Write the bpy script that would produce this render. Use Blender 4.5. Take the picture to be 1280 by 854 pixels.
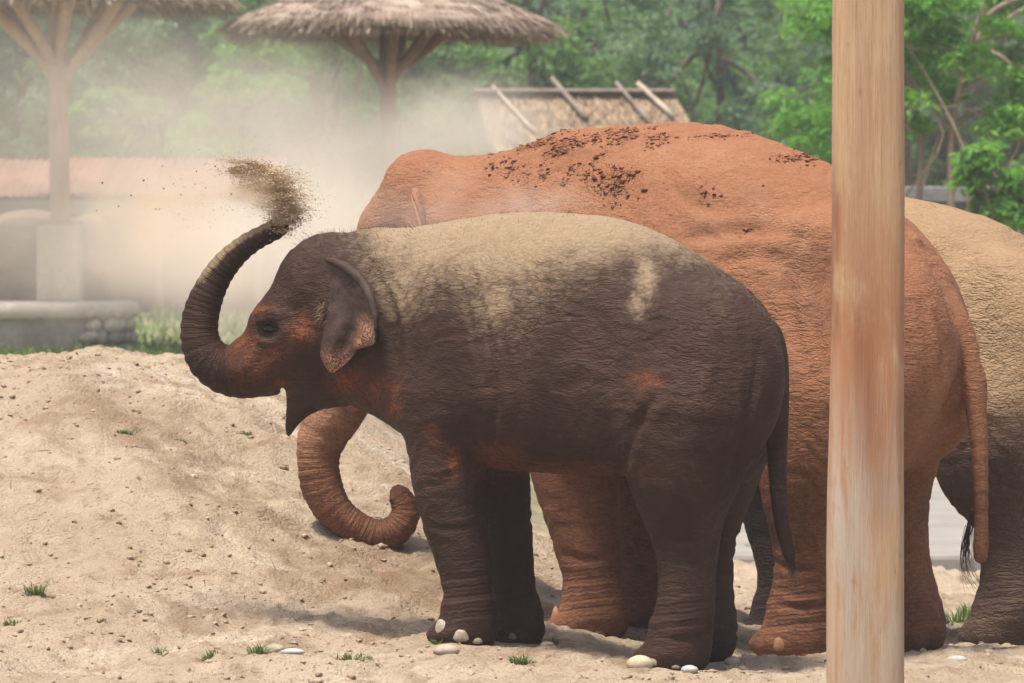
import bpy, bmesh, math, random
import numpy as np
from mathutils import Vector
from mathutils.bvhtree import BVHTree

for _o in list(bpy.data.objects):
    bpy.data.objects.remove(_o)
R = math.radians
sc = bpy.context.scene
C = sc.collection

# ------------------------------------------------------------------ camera
FPX, HOR, CAMH = 7200.0, 360.0, 1.6       # focal length in photo pixels, horizon row, eye height
cam_d = bpy.data.cameras.new('camera')
cam_d.sensor_width = 36.0
cam_d.lens = 36.0 * FPX / 1280.0
cam_d.shift_y = (HOR - 427.0) / 1280.0
cam_d.clip_start, cam_d.clip_end = 0.5, 3000.0
cam_d.dof.use_dof = True
cam_d.dof.focus_distance = 24.5
cam_d.dof.aperture_fstop = 7.5
cam = bpy.data.objects.new('camera', cam_d)
cam.location = (0, 0, CAMH)
cam.rotation_euler = (R(90), 0, 0)
C.objects.link(cam)
sc.camera = cam

# ------------------------------------------------------------------ sky, sun, exposure
SUN_EL, SUN_AZ = 73.0, 222.0              # azimuth the light comes from, degrees from +Y clockwise
w = bpy.data.worlds.new('World')
sc.world = w
w.use_nodes = True
wn = w.node_tree
sky = wn.nodes.new('ShaderNodeTexSky')
sky.sky_type = 'NISHITA'
sky.sun_disc = False
sky.sun_elevation = R(SUN_EL)
sky.sun_rotation = R(SUN_AZ)
sky.dust_density = 6.0
sky.air_density = 1.0
sky.ozone_density = 1.0
bg = wn.nodes['Background']
bg.inputs['Strength'].default_value = 0.066
wn.links.new(sky.outputs[0], bg.inputs['Color'])
sun_d = bpy.data.lights.new('sun', 'SUN')
sun_d.energy = 2.1
sun_d.angle = R(11)
sun_d.color = (1.0, 0.91, 0.78)
sun = bpy.data.objects.new('sun', sun_d)
az = R(SUN_AZ)
sdir = Vector((math.sin(az) * math.cos(R(SUN_EL)), math.cos(az) * math.cos(R(SUN_EL)), math.sin(R(SUN_EL))))
sun.rotation_euler = sdir.to_track_quat('Z', 'Y').to_euler()
sun.location = sdir * 60
C.objects.link(sun)
sc.view_settings.view_transform = 'Standard'
sc.view_settings.look = 'None'
sc.view_settings.gamma = 1.0
sc.view_settings.use_curve_mapping = False
sc.view_settings.exposure = 1.55
sc.render.engine = 'CYCLES'
sc.cycles.use_denoising = True
sc.cycles.volume_bounces = 4
sc.cycles.max_bounces = 10
sc.cycles.transparent_max_bounces = 12
sc.cycles.volume_step_rate = 1.5
sc.cycles.volume_max_steps = 128

# ------------------------------------------------------------------ helpers
rng = np.random.default_rng(7)
random.seed(7)
_lat = rng.random((64, 64, 64)).astype(np.float32) * 2 - 1

def vnoise(p):
    p = np.asarray(p, np.float32)
    i = np.floor(p).astype(np.int32)
    f = p - i
    f = f * f * (3 - 2 * f)
    i0 = i & 63
    i1 = (i + 1) & 63
    x0, y0, z0 = i0[:, 0], i0[:, 1], i0[:, 2]
    x1, y1, z1 = i1[:, 0], i1[:, 1], i1[:, 2]
    fx, fy, fz = f[:, 0], f[:, 1], f[:, 2]
    def L(a, b, t): return a + (b - a) * t
    return L(L(L(_lat[x0, y0, z0], _lat[x1, y0, z0], fx), L(_lat[x0, y1, z0], _lat[x1, y1, z0], fx), fy),
             L(L(_lat[x0, y0, z1], _lat[x1, y0, z1], fx), L(_lat[x0, y1, z1], _lat[x1, y1, z1], fx), fy), fz)

def fbm(p, octv=4, gain=0.5, lac=2.03):
    p = np.asarray(p, np.float32)
    s, a, t = 0, 1.0, 0
    for o in range(octv):
        s = s + a * vnoise(p + o * 17.3)
        t += a
        a *= gain
        p = p * lac
    return s / t

def sstep(x, a, b):
    t = np.clip((x - a) / (b - a), 0, 1)
    return t * t * (3 - 2 * t)

def make_mesh(name, verts, faces, smooth=True):
    verts = np.asarray(verts, np.float32)
    faces = np.asarray(faces, np.int32)
    k = faces.shape[1]
    me = bpy.data.meshes.new(name)
    me.vertices.add(len(verts))
    me.vertices.foreach_set('co', verts.ravel())
    me.loops.add(len(faces) * k)
    me.loops.foreach_set('vertex_index', faces.ravel())
    me.polygons.add(len(faces))
    me.polygons.foreach_set('loop_start', np.arange(0, len(faces) * k, k, dtype=np.int32))
    me.polygons.foreach_set('use_smooth', np.full(len(faces), smooth, dtype=bool))
    me.update(calc_edges=True)
    me.validate()
    return me

def fattr(me, name, vals, domain='POINT'):
    a = me.attributes.new(name, 'FLOAT', domain)
    a.data.foreach_set('value', np.asarray(vals, np.float32))

def obj(name, me, mat=None, parent=None, loc=(0, 0, 0)):
    if isinstance(me, tuple):
        me = make_mesh(name, me[0], me[1])
    o = bpy.data.objects.new(name, me)
    C.objects.link(o)
    o.location = loc
    if mat and not me.materials:
        me.materials.append(mat)
    if parent:
        o.parent = parent
    return o

def tag(o, label=None, cat=None, group=None, kind=None):
    if label: o['label'] = label
    if cat: o['category'] = cat
    if group: o['group'] = group
    if kind: o['kind'] = kind
    return o

def empty(name, loc, rz=0.0):
    o = bpy.data.objects.new(name, None)
    o.empty_display_size = 0.2
    C.objects.link(o)
    o.location = loc
    o.rotation_euler = (0, 0, rz)
    return o

def merge(parts):
    V, F, n = [], [], 0
    for v, f in parts:
        V.append(np.asarray(v, np.float32))
        F.append(np.asarray(f, np.int32) + n)
        n += len(v)
    return np.concatenate(V), np.concatenate(F)

def catmull(P, n):
    P = np.asarray(P, float)
    Q = np.vstack([2 * P[0] - P[1], P, 2 * P[-1] - P[-2]])
    out = []
    for i in range(1, len(Q) - 2):
        for t in np.linspace(0, 1, n, endpoint=False):
            a, b, c, d = Q[i - 1], Q[i], Q[i + 1], Q[i + 2]
            out.append(0.5 * (2 * b + (c - a) * t + (2 * a - 5 * b + 4 * c - d) * t * t + (3 * b - a - 3 * c + d) * t ** 3))
    out.append(P[-1])
    return np.array(out)

def tube(P, rad, n=10, rough=0.0, cap=True):
    P = np.asarray(P, float)
    m = len(P)
    rad = np.broadcast_to(np.asarray(rad, float), (m,))
    T = np.gradient(P, axis=0)
    T /= np.linalg.norm(T, axis=1)[:, None] + 1e-9
    up = np.array([0, 0, 1.0]) if abs(T[0][2]) < 0.9 else np.array([1.0, 0, 0])
    A = np.cross(T, up)
    A /= np.linalg.norm(A, axis=1)[:, None] + 1e-9
    B = np.cross(T, A)
    th = np.linspace(0, 2 * np.pi, n, endpoint=False)
    r = rad[:, None] * np.ones((m, n))
    if rough:
        r = r * (1 + rough * rng.normal(size=(m, n)) * 0.5 + rough * rng.normal(size=(m, 1)))
    if cap:
        P = np.vstack([P[:1], P, P[-1:]])
        A = np.vstack([A[:1], A, A[-1:]]); B = np.vstack([B[:1], B, B[-1:]])
        r = np.vstack([r[:1] * 0.01, r, r[-1:] * 0.01])
        m += 2
    V = P[:, None, :] + r[:, :, None] * (np.cos(th)[None, :, None] * A[:, None, :] + np.sin(th)[None, :, None] * B[:, None, :])
    ix = np.arange(m * n).reshape(m, n)
    jx = np.roll(ix, -1, axis=1)
    F = np.stack([ix[:-1], jx[:-1], jx[1:], ix[1:]], -1).reshape(-1, 4)
    return V.reshape(-1, 3), F

def box(cx, cy, cz, sx, sy, sz):
    s = np.array([[-1, -1, -1], [1, -1, -1], [1, 1, -1], [-1, 1, -1], [-1, -1, 1], [1, -1, 1], [1, 1, 1], [-1, 1, 1]], float) * 0.5
    V = s * np.array([sx, sy, sz]) + np.array([cx, cy, cz])
    F = np.array([(0, 3, 2, 1), (4, 5, 6, 7), (0, 1, 5, 4), (1, 2, 6, 5), (2, 3, 7, 6), (3, 0, 4, 7)])
    return V, F

def bevel(o, wd=0.01, seg=2):
    m = o.modifiers.new('bevel', 'BEVEL')
    m.width = wd
    m.segments = seg
    return o

_ico = {}
def ico(sub=1):
    if sub not in _ico:
        bm = bmesh.new()
        bmesh.ops.create_icosphere(bm, subdivisions=sub, radius=1)
        bm.verts.ensure_lookup_table()
        V = np.array([v.co[:] for v in bm.verts])
        F = np.array([[v.index for v in f.verts] for f in bm.faces])
        bm.free()
        _ico[sub] = (V, F)
    return _ico[sub]

def at(px, py, Y):
    return np.array([(px - 640.0) / FPX * Y, Y, CAMH - (py - HOR) / FPX * Y])

# ---- materials
class NT:
    def __init__(s, name):
        s.m = bpy.data.materials.new(name)
        s.m.use_nodes = True
        s.t = s.m.node_tree
        s.t.nodes.clear()
        s.out = s.t.nodes.new('ShaderNodeOutputMaterial')
    def n(s, typ, ins=None, **props):
        nd = s.t.nodes.new('ShaderNode' + typ)
        for k, v in props.items():
            setattr(nd, k, v)
        for k, v in (ins or {}).items():
            s.put(nd.inputs[k], v)
        return nd
    def put(s, sock, v):
        if isinstance(v, bpy.types.NodeSocket):
            s.t.links.new(v, sock)
        elif isinstance(v, bpy.types.Node):
            s.t.links.new(v.outputs[0], sock)
        else:
            if sock.type == 'RGBA' and len(v) == 3:
                v = (*v, 1)
            sock.default_value = v
    def math(s, op, a, b=0.0, c=0.0, clamp=False):
        return s.n('Math', {0: a, 1: b, 2: c}, operation=op, use_clamp=clamp).outputs[0]
    def mix(s, f, a, b, blend='MIX'):
        nd = s.n('Mix', None, data_type='RGBA', blend_type=blend)
        s.put(nd.inputs[0], f)
        s.put(nd.inputs[6], a)
        s.put(nd.inputs[7], b)
        return nd.outputs[2]
    def ramp(s, f, a, b):
        return s.n('MapRange', {0: f, 1: a, 2: b, 3: 0.0, 4: 1.0}, interpolation_type='SMOOTHSTEP').outputs[0]
    def coords(s, scale=(1, 1, 1), rot=(0, 0, 0), which='Object'):
        tc = s.n('TexCoord')
        return s.n('Mapping', {'Vector': tc.outputs[which], 'Scale': scale, 'Rotation': rot}).outputs[0]
    def noise(s, vec, scale, detail=4, rough=0.55, dist=0.0):
        return s.n('TexNoise', {'Vector': vec, 'Scale': scale, 'Detail': detail, 'Roughness': rough, 'Distortion': dist}).outputs['Fac']
    def attr(s, name):
        return s.n('Attribute', attribute_name=name).outputs['Fac']
    def bsdf(s, col, rough=0.8, spec=0.3, bump=None, dist=0.01, strength=1.0, **kw):
        ins = {'Base Color': col, 'Roughness': rough, 'Specular IOR Level': spec}
        ins.update(kw)
        if bump is not None:
            ins['Normal'] = s.n('Bump', {'Height': bump, 'Strength': strength, 'Distance': dist}).outputs[0]
        b = s.n('BsdfPrincipled', ins)
        s.t.links.new(b.outputs[0], s.out.inputs['Surface'])
        return s.m

def simple(name, c1, c2, scale=6, rough=0.85, bump=0.004, stretch=(1, 1, 1), detail=6):
    t = NT(name)
    v = t.coords(stretch)
    n1 = t.noise(v, scale, detail)
    n2 = t.noise(v, scale * 6, 4)
    col = t.mix(t.ramp(n1, 0.32, 0.68), c1, c2)
    col = t.mix(0.35, col, t.mix(t.ramp(n2, 0.3, 0.7), (0.5, 0.5, 0.5), (1, 1, 1)), 'MULTIPLY')
    h = t.math('ADD', t.math('MULTIPLY', n1, 0.6), t.math('MULTIPLY', n2, 0.4))
    return t.bsdf(col, rough, 0.2, h, bump)

# ------------------------------------------------------------------ terrain
_mx = np.array([-40, -6, -2.6, -2.0, -1.8, -1.39, -0.57, 0.0, 0.6, 1.0, 1.6, 3.0, 40])
_mz = np.array([1.0, 1.05, 1.22, 1.27, 1.21, 1.08, 0.72, 0.36, 0.08, -0.04, -0.06, -0.06, -0.06])
feet = []          # ground corrections where feet stand: X, Y, z

def gbase(X, Y):
    X = np.asarray(X, float); Y = np.asarray(Y, float)
    h = np.interp(X, _mx, _mz)
    for d in (-0.25, 0.25):
        h = h + np.interp(X + d, _mx, _mz)
    h = h / 3
    S = sstep(Y, 22.6, 30.2) * 0.55 + sstep(Y, 24.5, 29.6) * 0.45
    S = np.clip(S, 0, 1)
    left = sstep(-X, -0.6, 1.6)
    far = np.interp(Y, [0, 30, 40, 50, 58, 66, 80, 130, 3000], [1.25, 1.25, 1.02, 0.92, 0.92, 1.25, 1.3, 1.5, 1.5])
    near = h * S
    back = left * far + (1 - left) * (-0.06)
    k = sstep(Y, 30.0, 34.0)
    z = near * (1 - k) + back * k
    z = z - 0.05 * sstep(X, 0.9, 2.2) * sstep(Y, 24.5, 27.5)
    return z

def gz(X, Y):
    X = np.asarray(X, float); Y = np.asarray(Y, float)
    z = gbase(X, Y)
    if feet:
        fa = np.array(feet)
        num = 0; den = 1e-3
        for fx, fy, fz in fa:
            wgt = np.exp(-((X - fx) ** 2 + (Y - fy) ** 2) / (2 * 0.28 ** 2))
            num = num + wgt * (fz - gbase(fx, fy))
            den = den + wgt
        tot = np.clip(den, 0, 1)
        z = z + num / den * tot
    return z

def foot(px, py, Y):
    p = at(px, py, Y)
    feet.append((p[0], p[1], p[2]))
    return p

def ghit(px, py):
    Y = np.linspace(21, 90, 7000)
    X = (px - 640) / FPX * Y
    z = CAMH - (py - HOR) / FPX * Y
    i = np.argmax(gz(X, Y) >= z)
    return np.array([X[i], Y[i], float(gz(X[i], Y[i]))])

# young (near) elephant, rust (middle) elephant, tan (far) elephant
for a in [(590, 806, 24.45), (652, 802, 24.85), (848, 836, 24.0), (893, 822, 24.4),
          (745, 796, 26.0), (808, 782, 26.5), (1002, 823, 25.3), (1160, 814, 25.6),
          (962, 800, 28.0), (1245, 812, 27.3)]:
    foot(*a)

def axis(fine0, fine1, step, lo, hi, grow=1.12):
    mid = list(np.arange(fine0, fine1, step))
    L, s, x = [], step, fine0
    while x > lo:
        s *= grow; x -= s; L.append(x)
    H, s, x = [], step, mid[-1]
    while x < hi:
        s *= grow; x += s; H.append(x)
    return np.array(L[::-1] + mid + H)

gx = axis(-2.9, 3.1, 0.022, -160, 160)
gy = axis(22.4, 34.0, 0.026, -30, 300)
GX, GY = np.meshgrid(gx, gy, indexing='ij')
GZ = gz(GX.ravel(), GY.ravel())
P3 = np.stack([GX.ravel(), GY.ravel(), np.zeros(GX.size)], 1)
ridge = 1 - np.abs(fbm(P3 * np.array([1.7, 1.1, 1]) + 3.3, 4))
fade = sstep(GY.ravel(), 21, 22.6) * (1 - sstep(GY.ravel(), 40, 70))
lump = 0.045 * fbm(P3 * 1.3, 4) + 0.055 * fbm(P3 * np.array([3.6, 2.4, 1]) + 9, 4) - 0.05 * sstep(fbm(P3 * np.array([1.9, 1.2, 1]) + 31, 3), .12, .45) * sstep(-P3[:, 0], -.4, .6) + 0.03 * (ridge - 0.8) * sstep(-P3[:, 0], -0.8, 1.0)
lump += 0.034 * np.maximum(0, fbm(P3 * 13.0, 4)) + 0.011 * vnoise(P3 * 33)
keep = 1.0
for fx, fy, fz in feet:
    keep = keep * (1 - 0.8 * np.exp(-((P3[:, 0] - fx) ** 2 + (P3[:, 1] - fy) ** 2) / (2 * 0.2 ** 2)))
GZ = GZ + lump * fade * keep
ni, nj = GX.shape
idx = np.arange(ni * nj).reshape(ni, nj)
gf = np.stack([idx[:-1, :-1], idx[1:, :-1], idx[1:, 1:], idx[:-1, 1:]], -1).reshape(-1, 4)
gv = np.stack([GX.ravel(), GY.ravel(), GZ], 1)
_gbvh = None

t = NT('dry_earth')
v = t.coords()
big = t.noise(v, 0.9, 5, 0.6)
mid = t.noise(v, 4.5, 6, 0.65)
fine = t.noise(v, 52, 7, 0.72)
grit = t.n('TexVoronoi', {'Vector': v, 'Scale': 55.0, 'Randomness': 1.0}).outputs['Distance']
slope = t.noise(t.coords((1.0, .55, 1), (0, 0, .6)), 2.6, 7, .7, .8)
col = t.mix(t.ramp(big, 0.35, 0.65), (0.40, 0.315, 0.228), (0.485, 0.40, 0.305))
col = t.mix(t.math('MULTIPLY', t.ramp(slope, 0.50, 0.66), .8), col, (0.255, 0.18, 0.122))
col = t.mix(t.math('MULTIPLY', t.ramp(mid, 0.52, 0.70), .7), col, (0.30, 0.205, 0.135))
col = t.mix(t.math('MULTIPLY', t.ramp(t.noise(v, 2.1, 6, 0.7), 0.55, 0.70), 0.8), col, (0.57, 0.49, 0.405))
col = t.mix(t.math('MULTIPLY', t.ramp(fine, 0.52, 0.72), 0.7), col, (0.20, 0.13, 0.085))
col = t.mix(t.math('MULTIPLY', t.ramp(grit, 0.22, 0.05), 0.4), col, (0.58, 0.50, 0.42))
col = t.mix(t.math('MULTIPLY', t.attr('moist'), t.ramp(t.math('ADD', t.math('MULTIPLY', mid, .5), t.math('MULTIPLY', slope, .5)), .36, .54)), col, (0.215, 0.143, 0.09))
gm = t.attr('green')
col = t.mix(t.math('MULTIPLY', gm, t.ramp(t.noise(v, 3.0, 5, 0.7), 0.3, 0.6)), col, (0.14, 0.19, 0.075))
h = t.math('ADD', t.math('MULTIPLY', mid, 0.5), t.math('ADD', t.math('MULTIPLY', fine, 0.35), t.math('MULTIPLY', grit, -0.15)))
earth = t.bsdf(col, 0.95, 0.1, h, 0.07)
gme = make_mesh('ground', gv, gf)
fattr(gme, 'green', sstep(gv[:, 1], 34, 40) * sstep(-gv[:, 0], -1.2, 0.2) * 0.85 + sstep(gv[:, 1], 52, 60) * 0.3)
_px = 640 + gv[:, 0] / np.maximum(gv[:, 1], 1) * FPX; _py = HOR + (CAMH - gv[:, 2]) / np.maximum(gv[:, 1], 1) * FPX
_c = np.interp(_px, [-200, 60, 150, 330, 520, 700, 1000], [380, 470, 520, 640, 720, 770, 800])
_w = np.interp(_px, [0, 200, 520, 700], [30, 55, 60, 40])
fattr(gme, 'moist', .7 * np.exp(-((_py - _c) / _w) ** 2) * sstep(_px, 0, 160) * (1 - sstep(_px, 640, 900)) * (gv[:, 1] < 33) * (gv[:, 1] > 15))
ground = tag(obj('ground', gme, earth), kind='structure')
_gbvh = BVHTree.FromPolygons([tuple(a) for a in gv[(idx[::1, ::1]).ravel()]], [tuple(f) for f in gf.tolist()])

def gtop(x, y):
    hit = _gbvh.ray_cast(Vector((x, y, 50)), Vector((0, 0, -1)))
    return hit[0].z if hit[0] else float(gz(x, y))

# ------------------------------------------------------------------ signed-distance sculpting
class Sculpt:
    def __init__(s, lo, hi, h):
        s.lo = np.array(lo, float); s.h = h
        s.n = np.ceil((np.array(hi) - s.lo) / h).astype(int) + 1
        s.F = np.full(s.n, 1.0, np.float32)
        s.ax = [(s.lo[i] + h * np.arange(s.n[i])).astype(np.float32) for i in range(3)]
    def sub(s, lo, hi):
        a = np.clip(np.floor((np.asarray(lo) - s.lo) / s.h).astype(int), 0, s.n)
        b = np.clip(np.ceil((np.asarray(hi) - s.lo) / s.h).astype(int) + 1, 0, s.n)
        sl = tuple(slice(a[i], b[i]) for i in range(3))
        X = s.ax[0][sl[0]][:, None, None]; Y = s.ax[1][sl[1]][None, :, None]; Z = s.ax[2][sl[2]][None, None, :]
        return sl, X, Y, Z
    def put(s, sl, d, k, cut=False):
        A = s.F[sl]
        if cut:
            d = -d
            hh = np.maximum(k - np.abs(A - d), 0) / k
            s.F[sl] = np.maximum(A, d) + hh * hh * k * 0.25
        else:
            hh = np.maximum(k - np.abs(A - d), 0) / k
            s.F[sl] = np.minimum(A, d) - hh * hh * k * 0.25
    def seg(s, a, b, ra, rb, k=0.05, sv=1.0, cut=False):
        a = np.asarray(a, float); b = np.asarray(b, float)
        m = max(ra, rb) * max(sv, 1) + k + 0.04
        sl, X, Y, Z = s.sub(np.minimum(a, b) - m, np.maximum(a, b) + m)
        ba = b - a; L2 = float(ba @ ba) + 1e-9
        dx, dy, dz = X - a[0], Y - a[1], Z - a[2]
        t = np.clip((dx * ba[0] + dy * ba[1] + dz * ba[2]) / L2, 0, 1)
        d = np.sqrt((dx - t * ba[0]) ** 2 + ((dy - t * ba[1]) / sv) ** 2 + (dz - t * ba[2]) ** 2) - (ra + (rb - ra) * t)
        s.put(sl, d.astype(np.float32), k, cut)
    def chain(s, P, rad, k=0.03, sv=1.0, cut=False, n=3):
        Q = catmull(P, n); r = catmull(np.array(rad)[:, None], n)[:, 0]
        for i in range(len(Q) - 1):
            s.seg(Q[i], Q[i + 1], r[i], r[i + 1], k if i == 0 else min(k, 0.02), sv, cut)
        return Q, r
    def ell(s, c, rad, k=0.06, yaw=0.0, pitch=0.0, cut=False):
        c = np.asarray(c, float); rad = np.asarray(rad, float)
        m = rad.max() + k + 0.04
        sl, X, Y, Z = s.sub(c - m, c + m)
        x, y, z = X - c[0], Y - c[1], Z - c[2]
        if yaw:
            x, y = x * math.cos(yaw) + y * math.sin(yaw), -x * math.sin(yaw) + y * math.cos(yaw)
        if pitch:
            x, z = x * math.cos(pitch) + z * math.sin(pitch), -x * math.sin(pitch) + z * math.cos(pitch)
        k0 = np.sqrt((x / rad[0]) ** 2 + (y / rad[1]) ** 2 + (z / rad[2]) ** 2)
        k1 = np.sqrt((x / rad[0] ** 2) ** 2 + (y / rad[1] ** 2) ** 2 + (z / rad[2] ** 2) ** 2) + 1e-6
        s.put(sl, (k0 * (k0 - 1) / k1).astype(np.float32), k, cut)
    def loft(s, sec, k=0.08, pw=2.3, egg=0.14):
        sec = np.array(sorted(sec), float)
        u = sec[:, 0]
        m = 0.15
        sl, X, Y, Z = s.sub([u[0] - m, -sec[:, 3].max() - m, sec[:, 2].min() - m], [u[-1] + m, sec[:, 3].max() + m, sec[:, 1].max() + m])
        uu = np.clip(X[:, 0, 0], u[0], u[-1])
        def ip(c):
            y = sec[:, c]
            mm = np.gradient(y, u)
            i = np.clip(np.searchsorted(u, uu) - 1, 0, len(u) - 2)
            hh = u[i + 1] - u[i]; tt = (uu - u[i]) / hh
            return ((2 * tt**3 - 3 * tt**2 + 1) * y[i] + (tt**3 - 2 * tt**2 + tt) * hh * mm[i]
                    + (-2 * tt**3 + 3 * tt**2) * y[i + 1] + (tt**3 - tt**2) * hh * mm[i + 1]).astype(np.float32)
        zt, zb, ww = ip(1)[:, None, None], ip(2)[:, None, None], ip(3)[:, None, None]
        zc, hz = (zt + zb) / 2, (zt - zb) / 2
        q2 = (Z - zc) / hz
        w2 = ww * (1 - egg * np.clip(q2, -1.2, 1.2))
        q1 = Y / w2
        q = (np.abs(q1) ** pw + np.abs(q2) ** pw) ** (1 / pw) + 1e-6
        g = np.sqrt((q1 / w2) ** 2 + (q2 / hz) ** 2) / np.sqrt(q1 * q1 + q2 * q2 + 1e-6)
        d = (q - 1) / g
        du = np.maximum(np.maximum(u[0] - X, X - u[-1]), 0)
        d = np.where(du > 0, np.sqrt(np.maximum(d, 0) ** 2 + du ** 2), d)
        s.put(sl, d.astype(np.float32), k)
    def mesh(s, smooth=2):
        F, lo, h = s.F, s.lo, s.h
        S = F < 0
        nx, ny, nz = F.shape
        cnt = np.zeros((nx - 1, ny - 1, nz - 1), np.int8)
        offs = [(i, j, k) for i in (0, 1) for j in (0, 1) for k in (0, 1)]
        for i, j, k in offs:
            cnt += S[i:nx - 1 + i, j:ny - 1 + j, k:nz - 1 + k]
        act = np.argwhere((cnt > 0) & (cnt < 8))
        vals = np.stack([F[act[:, 0] + i, act[:, 1] + j, act[:, 2] + k] for i, j, k in offs], 1)
        acc = np.zeros((len(act), 3)); num = np.zeros(len(act))
        for a in range(8):
            for b in range(a + 1, 8):
                da = np.array(offs[a]); db = np.array(offs[b])
                if np.abs(da - db).sum() != 1: continue
                fa, fb = vals[:, a], vals[:, b]
                m = (fa < 0) != (fb < 0)
                tt = np.where(m, fa / np.where(m, fa - fb, 1), 0)
                acc += np.where(m[:, None], da[None] + tt[:, None] * (db - da)[None], 0)
                num += m
        V = lo + (act + acc / num[:, None]) * h
        im = np.full(cnt.shape, -1, np.int32)
        im[act[:, 0], act[:, 1], act[:, 2]] = np.arange(len(act))
        faces = []
        for axn in range(3):
            sa = [slice(None)] * 3; sb = [slice(None)] * 3
            sa[axn] = slice(0, -1); sb[axn] = slice(1, None)
            e = np.argwhere(S[tuple(sa)] != S[tuple(sb)])
            o1, o2 = (axn + 1) % 3, (axn + 2) % 3
            e = e[(e[:, o1] > 0) & (e[:, o2] > 0) & (e[:, o1] < F.shape[o1] - 1) & (e[:, o2] < F.shape[o2] - 1)]
            def g(d1, d2):
                q = e.copy(); q[:, o1] += d1; q[:, o2] += d2
                return im[q[:, 0], q[:, 1], q[:, 2]]
            quad = np.stack([g(-1, -1), g(0, -1), g(0, 0), g(-1, 0)], 1)
            ins = S[e[:, 0], e[:, 1], e[:, 2]]
            quad[~ins] = quad[~ins][:, ::-1]
            faces.append(quad)
        Q = np.concatenate(faces)
        Q = Q[(Q >= 0).all(1)]
        E = np.concatenate([Q[:, [0, 1]], Q[:, [1, 2]], Q[:, [2, 3]], Q[:, [3, 0]]])
        deg = np.bincount(E.ravel(), minlength=len(V)) + 1e-9
        for _ in range(smooth):
            A = np.stack([np.bincount(E[:, 0], V[E[:, 1], c], len(V)) + np.bincount(E[:, 1], V[E[:, 0], c], len(V)) for c in range(3)], 1)
            V = V + 0.5 * (A / deg[:, None] - V)
        return V, Q

def vnormals(V, Q):
    n = np.cross(V[Q[:, 2]] - V[Q[:, 0]], V[Q[:, 3]] - V[Q[:, 1]])
    N = np.stack([sum(np.bincount(Q[:, i], n[:, c], len(V)) for i in range(4)) for c in range(3)], 1)
    return N / (np.linalg.norm(N, axis=1)[:, None] + 1e-12)

class Frame:
    """body frame of an animal: u forward, v towards its left flank, z up"""
    def __init__(s, Xc, Yc, a):
        a = R(a)
        s.c = np.array([Xc, Yc]); s.a = a
        s.f = np.array([-math.cos(a), math.sin(a)]); s.l = np.array([-math.sin(a), -math.cos(a)])
    def B(s, px, py, v=0.0):
        k = (px - 640) / FPX
        u = (k * (s.c[1] + v * s.l[1]) - s.c[0] - v * s.l[0]) / (s.f[0] - k * s.f[1])
        Y = s.c[1] + u * s.f[1] + v * s.l[1]
        return np.array([u, v, CAMH - (py - HOR) / FPX * Y])
    def Q(s, px, py, Y):
        p = at(px, py, Y)
        d = p[:2] - s.c
        return np.array([d @ s.f, d @ s.l, p[2]])
    def toworld(s, p):
        p = np.atleast_2d(p)
        xy = s.c + p[:, :1] * s.f + p[:, 1:2] * s.l
        return np.column_stack([xy, p[:, 2]])
    def topx(s, p):
        wd = s.toworld(p)
        return np.column_stack([640 + wd[:, 0] / wd[:, 1] * FPX, HOR + (CAMH - wd[:, 2]) / wd[:, 1] * FPX])
    def root(s, name):
        return empty(name, (s.c[0], s.c[1], 0), math.pi - s.a)
    def cast(s, bvh, px, py):
        """where the photo's pixel meets the body mesh"""
        a = s.Q(px, py, 15.0); b = s.Q(px, py, 30.0)
        d = Vector(b - a).normalized()
        hit = bvh.ray_cast(Vector(a), d)
        return (np.array(hit[0]), np.array(hit[1])) if hit[0] else (None, None)

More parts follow.
